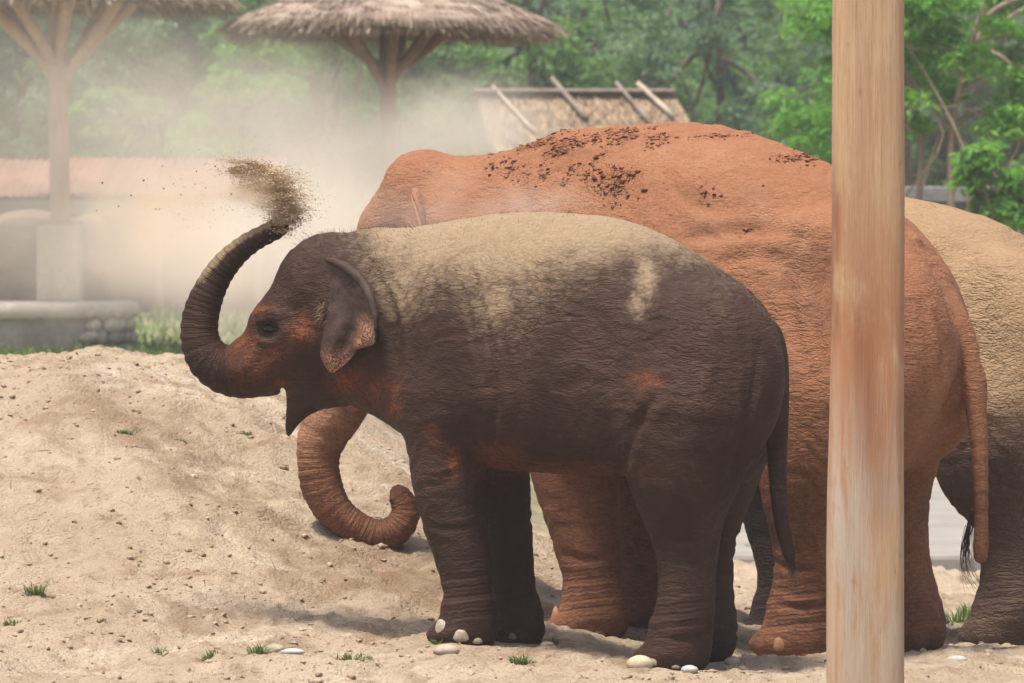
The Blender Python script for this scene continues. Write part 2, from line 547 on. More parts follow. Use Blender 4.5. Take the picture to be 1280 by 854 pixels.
# ---- elephant hide
def hide(name, skin1, skin2, dust1, dust2, rust, wr=1.0, smearw=0.35, net=0.10):
    t = NT(name)
    v = t.coords()
    nb = t.noise(v, 3.2, 5, 0.6)
    nm = t.noise(v, 22, 5, 0.65)
    nf = t.noise(v, 140, 3, 0.6)
    # wrinkles: warped, long cells lying across the flank
    wv = t.n('VectorMath', {0: t.coords((9, 9, 26), (0, 0.35, 0)), 1: t.n('VectorMath', {0: t.n('TexNoise', {'Vector': v, 'Scale': 3.0, 'Detail': 3.0}).outputs['Color'], 'Scale': 2.6}, operation='SCALE').outputs[0]}, operation='ADD').outputs[0]
    v1 = t.n('TexVoronoi', {'Vector': wv, 'Scale': 2.2}, feature='DISTANCE_TO_EDGE').outputs['Distance']
    c1 = t.ramp(v1, 0.0, 0.20)
    def crease(n): return t.math('POWER', t.math('ABSOLUTE', t.math('SUBTRACT', t.math('MULTIPLY', n, 2.0), 1.0)), 0.6)
    k1 = crease(t.noise(wv, 0.9, 2, 0.5))
    k2 = crease(t.noise(wv, 2.6, 2, 0.5, 0.5))
    k3 = crease(t.noise(t.coords((26, 26, 60), (0, -0.5, 0)), 1.6, 2, 0.5, 0.6))
    ring = t.attr('ring'); rm = t.attr('ringm')
    rw = t.math('SINE', t.math('ADD', t.math('MULTIPLY', ring, 270.0), t.math('MULTIPLY', nm, 7.0)))
    rw2 = t.math('SINE', t.math('ADD', t.math('MULTIPLY', ring, 610.0), t.math('MULTIPLY', nm, 11.0)))
    rw = t.math('ADD', t.math('MULTIPLY', rw, 0.20), t.math('MULTIPLY', rw2, 0.10))
    patchy = t.math('ADD', 0.45, t.math('MULTIPLY', t.ramp(nb, 0.38, 0.62), 0.75))
    body = t.math('ADD', t.math('ADD', t.math('MULTIPLY', c1, net * wr), t.math('MULTIPLY', k1, 0.55 * wr)), t.math('ADD', t.math('MULTIPLY', k2, 0.34 * wr), t.math('MULTIPLY', k3, 0.16 * wr)))
    body = t.math('MULTIPLY', body, patchy)
    body = t.math('ADD', body, t.math('MULTIPLY', nm, 0.3))
    crust = t.attr('crust')
    body = t.math('MULTIPLY', body, t.math('SUBTRACT', 1.0, t.math('MULTIPLY', crust, 0.75)))
    hgt = t.math('ADD', t.math('MULTIPLY', body, t.math('SUBTRACT', 1.0, t.math('MULTIPLY', rm, 0.6))), t.math('MULTIPLY', rw, rm))
    grain = t.noise(v, 75, 4, 0.75)
    hgt = t.math('ADD', hgt, t.math('MULTIPLY', grain, t.math('ADD', 0.25, t.math('MULTIPLY', crust, 0.75))))
    col = t.mix(t.ramp(nb, 0.35, 0.68), skin1, skin2)
    col = t.mix(t.math('MULTIPLY', t.ramp(nm, 0.5, 0.75), 0.35), col, skin2)
    du = t.attr('dust')
    # dust lodges unevenly, catching on the ridges between wrinkles
    dn = t.math('ADD', t.math('MULTIPLY', nm, 0.45), t.math('ADD', t.math('MULTIPLY', nb, 0.35), t.math('ADD', t.math('MULTIPLY', c1, 0.10), t.math('MULTIPLY', nf, 0.10))))
    da = t.ramp(t.math('ADD', t.math('MULTIPLY', du, 1.25), t.math('MULTIPLY', t.math('SUBTRACT', dn, 0.5), 1.7)), 0.06, 1.12)
    dcol = t.mix(t.ramp(grain, 0.35, 0.7), dust1, dust2)
    col = t.mix(da, col, dcol)
    smear = t.math('MULTIPLY', crust, t.ramp(t.math('ADD', t.math('MULTIPLY', grain, .5), t.math('MULTIPLY', nm, .5)), 0.47, 0.58))
    col = t.mix(t.math('MULTIPLY', smear, smearw), col, tuple(c * .55 for c in dust1))
    ru = t.attr('rust')
    spk = t.noise(v, 95, 3, 0.8)
    ra = t.math('MULTIPLY', ru, t.ramp(t.math('ADD', t.math('MULTIPLY', spk, 0.7), t.math('MULTIPLY', nm, 0.3)), 0.40, 0.62))
    col = t.mix(ra, col, rust)
    wet = t.attr('wet')  # wet spots, dark eye skin and painted leg shade share this mask
    col = t.mix(wet, col, (0.018, 0.013, 0.012))
    rough = t.math('ADD', 0.66, t.math('MULTIPLY', da, 0.3))
    return t.bsdf(col, rough, 0.14, hgt, 0.0105, 0.9)

nail_m = simple('toenail_horn', (0.30, 0.25, 0.20), (0.46, 0.41, 0.34), 30, 0.5, 0.002)
nail_rust = simple('toenail_muddy', (0.26, 0.12, 0.065), (0.38, 0.21, 0.12), 30, 0.7, 0.002)
nail_dark = simple('toenail_dusty', (0.16, 0.12, 0.10), (0.30, 0.24, 0.19), 30, 0.7, 0.002)
hair_m = simple('dark_hair', (0.02, 0.015, 0.013), (0.05, 0.035, 0.028), 20, 0.6, 0.0)
hair_tan = simple('dusty_hair', (0.20, 0.14, 0.09), (0.32, 0.24, 0.16), 20, 0.7, 0.0)
te = NT('wet_eye')
eye_m = te.bsdf((0.010, 0.007, 0.005), 0.12, 0.3)

def hairs(pts, nrm, length, width, lean, jit=0.5):
    V, F = [], []
    for i, (p, n) in enumerate(zip(pts, nrm)):
        d = n * 1.0 + np.asarray(lean) + rng.normal(size=3) * jit
        d /= np.linalg.norm(d)
        L = length * rng.uniform(0.5, 1.3)
        s = np.cross(d, rng.normal(size=3)); s /= np.linalg.norm(s) + 1e-9
        tip = p + d * L + np.array([0, 0, -0.25 * L])
        m = p + d * L * 0.55
        b = len(V)
        V += [p - s * width, p + s * width, m + s * width * 0.7, m - s * width * 0.7, tip + s * width * 0.15, tip - s * width * 0.15]
        F += [(b, b + 1, b + 2, b + 3), (b + 3, b + 2, b + 4, b + 5)]
    return np.array(V), np.array(F)

def toenail(fr, bvh, root, px, py, wpx, hpx, mat, ppm):
    p, n = fr.cast(bvh, px, py)
    if p is None: return
    n = n * np.array([1, 1, 0.25]); n /= np.linalg.norm(n)
    side = np.cross([0, 0, 1.0], n); side /= np.linalg.norm(side)
    up = np.cross(n, side)
    V, F = ico(3)
    V = V.copy()
    V[:, 2] = np.where(V[:, 2] < 0, V[:, 2] * .55, V[:, 2])
    wx, hz = wpx / ppm / 2, hpx / ppm / 2
    curl = (V[:, :1] ** 2) * wx * .35
    P = p - n * (0.004 + curl) + V[:, :1] * side * wx + V[:, 2:3] * up * hz + V[:, 1:2] * n * 0.011
    obj('toenail', make_mesh('toenail', P, F), mat, root)

def sheet_patch(grid, n=7, thick=0.009):
    """smooth closed flap through a grid of control points"""
    G = np.array(grid, float)
    rows = np.stack([catmull(r, n) for r in G])
    full = np.stack([catmull(rows[:, j], n) for j in range(rows.shape[1])], 1)
    a, b = full.shape[:2]
    N = np.cross(np.gradient(full, axis=0), np.gradient(full, axis=1))
    N /= np.linalg.norm(N, axis=2)[..., None] + 1e-9
    ea = np.minimum(np.arange(a), np.arange(a)[::-1])[:, None]; eb = np.minimum(np.arange(b), np.arange(b)[::-1])[None]
    th = thick * (0.45 + 0.55 * np.clip(np.minimum(ea + 0 * eb, eb + 0 * ea) / 4.0, 0, 1))
    P3 = full.reshape(-1, 3)
    wob = (fbm(P3 * 22, 3) * 0.006).reshape(a, b, 1)
    T = full + N * (th[..., None] + wob); U = full - N * (th[..., None] - wob)
    V = np.concatenate([T.reshape(-1, 3), U.reshape(-1, 3)])
    ix = np.arange(a * b).reshape(a, b)
    q = np.stack([ix[:-1, :-1], ix[1:, :-1], ix[1:, 1:], ix[:-1, 1:]], -1).reshape(-1, 4)
    F = [q, (q + a * b)[:, ::-1]]
    edge = list(ix[0, :]) + list(ix[1:, -1]) + list(ix[-1, -2::-1]) + list(ix[-2:0:-1, 0])
    e2 = edge[1:] + edge[:1]
    F.append(np.array([(x, x + a * b, y + a * b, y) for x, y in zip(edge, e2)]))
    return V, np.concatenate(F)

def finish_body(fr, S, mat, root, trunkQ, trunkr, legs, dustf, rustf, wet_shadef, crustf, folds=(), amp=1.0, thinu=-9.0):
    V, Q = S.mesh()
    N = vnormals(V, Q)
    # trunk arc length and leg height drive ring wrinkles
    ring = np.zeros(len(V)); rm = np.zeros(len(V)); s0 = 0
    best = np.full(len(V), 9.0)
    for i in range(len(trunkQ) - 1):
        a, b = trunkQ[i], trunkQ[i + 1]; ba = b - a; L = np.linalg.norm(ba)
        tt = np.clip(((V - a) @ ba) / (L * L), 0, 1)
        d = np.linalg.norm(V - a - tt[:, None] * ba, axis=1) - (trunkr[i] + (trunkr[i + 1] - trunkr[i]) * tt)
        m = d < best
        ring[m] = s0 + tt[m] * L; best[m] = d[m]
        rm = np.maximum(rm, 1 - sstep(d, 0.01, 0.05))
        s0 += L
    fade = sstep(ring, 0.02, 0.30)
    rm *= fade
    for (c, z0) in legs:
        d = np.hypot(V[:, 0] - c[0], V[:, 1] - c[1])
        k = (1 - sstep(d, 0.22, 0.30)) * (1 - sstep(V[:, 2] - z0, 0.25, 0.45)) * sstep(V[:, 2] - z0, 0.08, 0.16) * 0.8
        kk = k > rm
        ring[kk] = (V[kk, 2] + 0.12 * V[kk, 0]) * 0.55; rm[kk] = k[kk]
    # skin folds in real geometry
    P = V.copy()
    wx = fbm(V * 2.2, 3)[:, None] * np.array([0.25, 0.25, 0.35])
    f1 = fbm((V + wx) * np.array([6, 6, 17]), 3)
    f2 = fbm((V + wx) * np.array([13, 13, 34]), 2)
    f3 = fbm(V * 2.7 + 5, 3)
    bodym = 1 - rm
    disp = amp * (0.010 * f3 + 0.0065 * -np.abs(f1) * 1.4 * bodym + 0.0025 * -np.abs(f2) * 2 * bodym)
    disp *= .2 + .8 * sstep(V[:, 0], thinu, thinu + .06)
    disp += rm * 0.0022 * np.sin(ring * 150 + 3 * f3)
    Vm = V.copy(); Vm[:, 1] = np.abs(Vm[:, 1])
    pm0 = fr.topx(Vm)
    for pl, wd, dp in folds:
        pl = catmull(pl, 5); dd = np.full(len(V), 1e9); pos = np.zeros(len(V))
        for i in range(len(pl) - 1):
            a, b = pl[i], pl[i + 1]; ba = b - a
            tt = np.clip(((pm0 - a) @ ba) / (ba @ ba), 0, 1)
            e = np.linalg.norm(pm0 - a - tt[:, None] * ba, axis=1)
            m = e < dd
            dd[m] = e[m]; pos[m] = (i + tt[m]) / (len(pl) - 1)
        dd = dd + 3 * f1
        g = np.exp(-(dd / wd) ** 2) - .45 * np.exp(-((dd - 1.9 * wd) / (1.2 * wd)) ** 2)
        disp -= dp * g * np.sin(np.clip(pos * .94 + .03, 0, 1) * np.pi) ** .5 * (np.abs(V[:, 1]) > .04)
    V = V + N * disp[:, None]
    me = make_mesh('body', V, Q)
    N = vnormals(V, Q)
    fattr(me, 'ring', ring); fattr(me, 'ringm', rm)
    px = fr.topx(V)
    # stains are laid on by body position, mirrored on the hidden flank
    Vm = V.copy(); Vm[:, 1] = np.abs(Vm[:, 1])
    pm = fr.topx(Vm)
    for nm, fn in (('dust', dustf), ('rust', rustf), ('wet', wet_shadef), ('crust', crustf)):
        fattr(me, nm, np.clip(fn(Vm, pm, N), 0, 1) if fn else np.zeros(len(V)))
    body = obj('body', me, mat, root)
    bvh = BVHTree.FromPolygons([tuple(x) for x in V], [tuple(int(y) for y in f) for f in Q])
    return body, V, N, bvh, px

def blobs(pm, L):
    o = np.zeros(len(pm))
    for x, y, rx, ry, s in L:
        o = np.maximum(o, s * np.exp(-(((pm[:, 0] - x) / rx) ** 2 + ((pm[:, 1] - y) / ry) ** 2)))
    return o

# ------------------------------------------------------------------ elephants
def torso(fr, S, rows, k=0.1, **kw):
    sec = []
    for px, yt, yb, wd in rows:
        p = fr.B(px, yt); q = fr.B(px, yb)
        sec.append((p[0], p[2], q[2], wd))
    S.loft(sec, k, **kw)

def leg(fr, S, pts, v, ppm, k=0.08, sv=1.0, n=4):
    P = [fr.B(px, py, vv if vv is not None else v) for px, py, r, vv in pts]
    S.chain(P, [r / ppm for _, _, r, _ in pts], k, sv, n=n)
    return P

def foot_shape(fr, S, px, py, v, rpx, ppm, toe=0.36):
    """round pad, flat underneath, a little longer in front"""
    b = fr.B(px, py, v); r = rpx / ppm
    S.seg(b + [0.0, 0, r * 0.55], b + [0.0, 0, r * 0.95], r * 0.93, r * 0.80, 0.05)
    S.ell(b + [r * toe, 0, r * 0.34], (r * 0.97, r * 0.97, r * 0.46), 0.05)
    return b

# ---- the young elephant throwing sand
def young_elephant():
    fr = Frame(0.36, 24.4, 28.0)
    ppm = 296.0
    S = Sculpt((-1.15, -0.62, -0.06), (1.95, 0.66, 2.12), 0.0115)
    B, Q = fr.B, fr.Q
    torso(fr, S, [(962, 428, 520, .10), (948, 398, 560, .19), (920, 363, 590, .28), (880, 326, 600, .34), (830, 295, 598, .375),
                  (770, 273, 594, .40), (700, 266, 592, .41), (640, 267, 590, .39), (580, 273, 574, .355), (530, 281, 552, .315),
                  (490, 287, 528, .27), (455, 291, 508, .235)], egg=0.16)
    # haunch and shoulder
    S.ell(B(880, 470, .20), (.36, .22, .42), .12)
    S.ell(B(880, 470, -.20), (.36, .22, .42), .12)
    S.ell(B(560, 440, .19), (.25, .17, .40), .12)
    S.ell(B(575, 440, -.19), (.25, .17, .40), .12)
    # legs (left fore, right fore, left hind, right hind)
    leg(fr, S, [(556, 500, 58.0, .19), (559, 560, 47.4, .20), (563, 610, 43.7, .20), (570, 660, 38.1, .2), (580, 710, 32.1, .2), (586, 745, 28.8, .2), (585, 775, 30.7, .2)], .2, ppm)
    leg(fr, S, [(618, 500, 50.0, -.18), (622, 570, 41.8, -.19), (628, 630, 36.1, -.2), (634, 690, 32.3, -.2), (640, 740, 28.5, -.2), (645, 770, 31.3, -.2)], -.2, ppm)
    leg(fr, S, [(862, 520, 92.0, .17), (856, 580, 72.0, .19), (854, 622, 55.8, .2), (858, 662, 42.3, .2), (860, 705, 35.1, .2), (858, 755, 34.2, .2), (853, 795, 36.0, .2)], .2, ppm)
    leg(fr, S, [(888, 520, 82.0, -.16), (884, 590, 65.1, -.19), (880, 640, 48.4, -.2), (880, 690, 37.2, -.2), (882, 745, 33.5, -.2), (884, 785, 35.3, -.2)], -.2, ppm)
    legs = []
    for px, py, v, r in ((584, 808, .2, 41), (650, 805, -.2, 34), (846, 838, .2, 44), (886, 822, -.2, 38)):
        b = foot_shape(fr, S, px, py, v, r, ppm)
        legs.append((b, b[2]))
    # head
    S.ell(Q(470, 396, 24.87), (.27, .23, .355), .10)
    S.ell(Q(422, 376, 24.94), (.275, .215, .28), .08)
    S.ell(Q(408, 345, 24.93), (.20, .17, .185), .06)
    S.ell(Q(400, 425, 24.97), (.21, .185, .20), .06)
    S.seg(Q(385, 405, 24.98), Q(340, 440, 25.02), .185, .145, .06)
    S.ell(Q(343, 402, 25.03), (.085, .14, .07), .05)
    S.ell(Q(405, 468, 24.98), (.15, .15, .115), .06)
    tk = [(352, 446, 44), (320, 456, 39), (298, 464.5, 31), (276, 461, 27), (259, 447, 23.5), (250.5, 425, 21), (250.5, 402, 20), (255.5, 380, 18.5),
          (264.5, 358, 17), (277, 337, 15.5), (294, 318, 14), (315, 302, 13), (337, 290.5, 12), (352, 283, 11.5)]
    tP = [Q(x, y, 25.02 + 0.0006 * (352 - x)) for x, y, r in tk]
    tQ, tr = S.chain(tP, [r / 288 for _, _, r in tk], .04, n=4)
    # open mouth and pointed lower lip
    S.chain([Q(440, 468, 24.94), Q(405, 481, 24.97), Q(381, 498, 25.0), Q(367, 522, 25.01), Q(361, 543, 25.01)], [.125, .098, .07, .036, .016], .05)
    S.chain([Q(345, 497, 24.8), Q(352, 488, 24.9), Q(352, 488, 25.14), Q(345, 497, 25.24)], [.014, .012, .012, .014], .03, cut=True)
    # temple hollow, eye socket, lids
    S.ell(Q(372, 395, 24.77), (.055, .03, .06), .04, cut=True)
    S.ell(Q(336, 410, 24.855), (.044, .03, .032), .03, cut=True)
    for dx, dy in ((-18, -1), (0, 0)):
        pass
    S.chain([Q(322, 424, 24.885), Q(337, 430, 24.87), Q(352, 426, 24.87)], [.010, .013, .010], .02)
    S.chain([Q(318, 394, 24.885), Q(333, 388, 24.86), Q(350, 396, 24.855)], [.010, .013, .010], .03)
    S.chain([Q(320, 404, 24.878), Q(334, 398, 24.862), Q(350, 405, 24.86), Q(356, 416, 24.862)], [.008, .011, .010, .007], .02)
    S.seg(Q(383, 346, 24.97), Q(344, 408, 25.02), .105, .105, .06)
    # shoulder, elbow and flank creases
    # tail
    tl = [(955, 420, 22), (964, 450, 19), (969, 485, 15.5), (971, 530, 13), (971, 580, 11.5), (974, 630, 9.5), (980, 668, 8.5), (988, 700, 7)]
    S.chain([B(x - 5, y, 0.0) + [-0.02, 0, 0] for x, y, r in tl], [r / ppm for _, _, r in tl], .05, n=3)
    root = fr.root('elephant')
    tag(root, 'young dark brown elephant with raised trunk throwing sand over its back', 'elephant', 'elephants standing together')

    def dustf(V, pm, N):
        x, y = pm[:, 0], pm[:, 1]
        yb = np.interp(x, [380, 440, 480, 520, 560, 600, 640, 662, 690, 740, 780, 830, 870, 910, 960], [288, 300, 345, 372, 352, 385, 388, 368, 338, 332, 312, 318, 318, 330, 350])
        yb = yb + 14 * fbm(V * 5, 3)
        soft = np.interp(x, [440, 560, 660, 900], [125, 110, 85, 60])
        d = 1 - sstep(y, yb - soft, yb + soft)
        d = d * (0.55 + 0.45 * sstep(V[:, 2], 1.55, 1.85))
        d = np.maximum(d, blobs(pm, [(808, 345, 17, 34, .72), (797, 380, 13, 22, .6), (500, 350, 40, 60, .55), (620, 375, 30, 35, .62)]))
        d *= sstep(x, 385, 500) * 0.9 + 0.1 * sstep(x, 370, 400)
        # sand clinging to the upper trunk
        tkm = ((x < 350) & (y < 322)) | ((x < 305) & (y < 375))
        d = np.where(tkm, 1.25 * (1 - sstep(y, 325, 372)) * sstep(N[:, 0] + N[:, 2], -.3, .9), d)
        return d

    def rustf(V, pm, N):
        return blobs(pm, [(377, 413, 19, 18, .95), (322, 388, 15, 8, .8), (306, 430, 26, 26, .62), (318, 462, 30, 22, .45), (432, 475, 20, 16, .8),
                          (470, 488, 26, 18, .6), (567, 580, 9, 18, .85), (543, 549, 9, 16, .6), (808, 475, 22, 13, .5), (690, 590, 90, 12, .65),
                          (622, 575, 26, 20, .7), (352, 484, 12, 12, .7), (340, 440, 22, 18, .5), (640, 700, 16, 40, .35), (492, 510, 12, 16, .7)])
    mat = hide('young_hide', (0.029, 0.0145, 0.0105), (0.047, 0.0245, 0.0178), (0.225, 0.166, 0.108), (0.32, 0.246, 0.166), (0.26, 0.07, 0.018))
    body, V, N, bvh, px = finish_body(fr, S, mat, root, tQ, tr, legs, dustf, rustf, lambda V, pm, N: blobs(pm, [(336, 411, 24, 17, .85), (345, 424, 14, 9, .5)]), lambda V, pm, N: 0.8 * dustf(V, pm, N) * sstep(N[:, 2], 0.1, 0.6), thinu=fr.B(965, 400)[0],
        folds=[([(583, 320), (602, 390), (613, 455), (619, 520), (612, 580)], 6, .016), ([(566, 330), (588, 400), (602, 460), (606, 520)], 5, .008), ([(612, 360), (630, 430), (636, 500)], 5, .007),
               ([(452, 320), (484, 370), (493, 430), (490, 500)], 8, .018), ([(470, 320), (505, 380), (512, 440)], 5, .008), ([(768, 606), (785, 560), (806, 515), (835, 480)], 7, .014),
               ([(700, 585), (760, 560), (800, 520)], 6, .007), ([(948, 432), (942, 480), (930, 540), (912, 600)], 6, .012), ([(925, 400), (935, 450), (928, 510)], 5, .007),
               ([(815, 668), (855, 678), (900, 664)], 4, .007), ([(825, 700), (860, 706), (896, 698)], 4, .005), ([(520, 650), (560, 662), (608, 652)], 4, .006), ([(812, 790), (850, 800), (894, 792)], 4, .006),
               ([(354, 486), (378, 478), (402, 474)], 4, .010), ([(350, 392), (362, 412), (360, 436)], 4, .006), ([(880, 380), (900, 440), (890, 500)], 6, .006), ([(700, 470), (760, 478), (820, 460)], 6, .004)])
    # eye
    p, n = fr.cast(bvh, 336, 411)
    if p is not None:
        Vi, Fi = ico(3)
        obj('eye', make_mesh('eye', Vi * np.array([.036, .028, .023]) + (p - n * 0.0115), Fi), eye_m, root)
    # ears: a flap folded back against the neck
    def earm():
        t = NT('young_ear_hide')
        v = t.coords()
        nm = t.noise(v, 26, 5, 0.65)
        sp = t.noise(v, 110, 3, 0.8)
        col = t.mix(t.ramp(nm, 0.35, 0.7), (0.032, 0.019, 0.0165), (0.062, 0.038, 0.032))
        low = t.attr('pink')
        col = t.mix(t.math('MULTIPLY', low, t.ramp(sp, 0.42, 0.6)), col, (0.40, 0.20, 0.125))
        return t.bsdf(col, 0.6, 0.2, t.math('ADD', nm, t.math('MULTIPLY', sp, 0.5)), 0.006)
    em = earm()
    rows = [[(408, 325, .02), (420, 328, .06), (434, 335, .09), (446, 345, .10), (455, 355, .10)],
            [(411, 345, .00), (424, 350, .02), (438, 354, .05), (453, 362, .11), (463, 372, .13)],
            [(413, 372, -.01), (425, 374, .01), (438, 374, .04), (454, 382, .10), (469, 393, .14)],
            [(409, 398, .01), (423, 398, .045), (440, 396, .02), (455, 402, .09), (470, 412, .13)],
            [(402, 425, .04), (419, 424, .085), (442, 416, .01), (455, 420, .10), (468, 428, .13)],
            [(403, 448, .06), (416, 450, .09), (441, 432, .03), (452, 430, .09), (464, 432, .11)],
            [(411, 464, .06), (420, 464, .07), (441, 446, .055), (446, 437, .07), (452, 434, .08)]]
    grid = []
    for r in rows:
        g = []
        for x, y, o in r:
            p, n = fr.cast(bvh, x, y)
            g.append(Q(x, y, float(fr.toworld(p)[0][1]) - 0.018 - o * 0.75))
        grid.append(g)
    for side in (1, -1):
        G = np.array(grid)
        if side < 0:
            # mirror across the head's own mid plane
            c = Q(420, 380, 24.94); d = Q(360, 380, 25.0) - c; d[2] = 0; d /= np.linalg.norm(d)
            lat = np.array([-d[1], d[0], 0])
            G = G - 2 * ((G - c) @ lat)[..., None] * lat
            G = G[:, ::-1] if False else G
        Ve, Fe = sheet_patch(G, 7, 0.008)
        if side < 0: Fe = Fe[:, ::-1]
        me = make_mesh('ear', Ve, Fe)
        c = np.array(grid[-1][1]); c2 = np.array(grid[4][3])
        d1 = np.linalg.norm(Ve - c, axis=1); d2 = np.linalg.norm(Ve - c2, axis=1)
        fattr(me, 'pink', np.maximum(1 - sstep(d1, .05, .15), 0.8 * (1 - sstep(d2, .04, .12))) if side > 0 else np.zeros(len(Ve)))
        ear = obj('ear', me, em, root)
        # rolled rim along the top and rear edge
        rim = np.vstack([G[0][:], G[1:4, -1]])
        rc = catmull(rim, 5)
        k = np.linspace(0, 1, len(rc))
        obj('ear_rim', make_mesh('ear_rim', *tube(rc, 0.010 + 0.013 * np.sin(np.clip(k * 1.05, 0, 1) * math.pi), 12)), em, ear)
        me2 = ear.children[0].data
        fattr(me2, 'pink', np.zeros(len(me2.vertices)))
    for a in ((549, 787, 22, 26), (575, 797, 28, 20), (597, 802, 18, 12)):
        toenail(fr, bvh, root, *a, nail_m, ppm)
    for a in ((816, 829, 18, 14), (845, 834, 15, 9)):
        toenail(fr, bvh, root, *a, nail_m, ppm)
    for a in ((640, 797, 14, 12),):
        toenail(fr, bvh, root, *a, nail_dark, ppm)
    # bristles on crown and back, whiskers in the ear, tail tuft
    top = np.where((N[:, 2] > 0.35) & (px[:, 0] > 372) & (px[:, 0] < 520) & (px[:, 1] < 345))[0]
    sel = rng.choice(top, min(520, len(top)), replace=False)
    hv = [hairs(V[sel], N[sel], 0.034, 0.0007, (0.35, 0, 0.1), .35)]
    top = np.where((N[:, 2] > 0.45) & (px[:, 0] > 520) & (px[:, 0] < 960) & (px[:, 1] < 420))[0]
    sel = rng.choice(top, min(420, len(top)), replace=False)
    hv.append(hairs(V[sel], N[sel], 0.028, 0.0007, (-0.5, 0, 0), .35))
    lipz = np.where((px[:, 1] > 470) & (px[:, 1] < 560) & (px[:, 0] < 420) & (px[:, 0] > 350) & (N[:, 2] < 0.3))[0]
    sel = rng.choice(lipz, min(90, len(lipz)), replace=False)
    hv.append(hairs(V[sel], N[sel], 0.02, 0.0006, (0, 0, -.3), .4))
    tag(obj('bristles', make_mesh('bristles', *merge(hv)), hair_m, root), kind='stuff')
    pe, ne = fr.cast(bvh, 404, 392)
    pp = np.array([pe + rng.normal(size=3) * np.array([.012, .006, .025]) for _ in range(70)])
    tag(obj('ear_hair', make_mesh('ear_hair', *hairs(pp, np.tile(ne, (70, 1)), 0.045, 0.0009, (0, 0, .1), .6)), hair_tan, root), kind='stuff')
    a = B(983, 696, 0) + [-0.02, 0, 0]
    pp = np.array([a + rng.normal(size=3) * .008 for _ in range(60)])
    tag(obj('tail_hair', make_mesh('tail_hair', *hairs(pp, np.tile([-0.15, 0, -1.0], (60, 1)), 0.09, 0.0012, (0, 0, 0), .25)), hair_m, root), kind='stuff')
    return fr

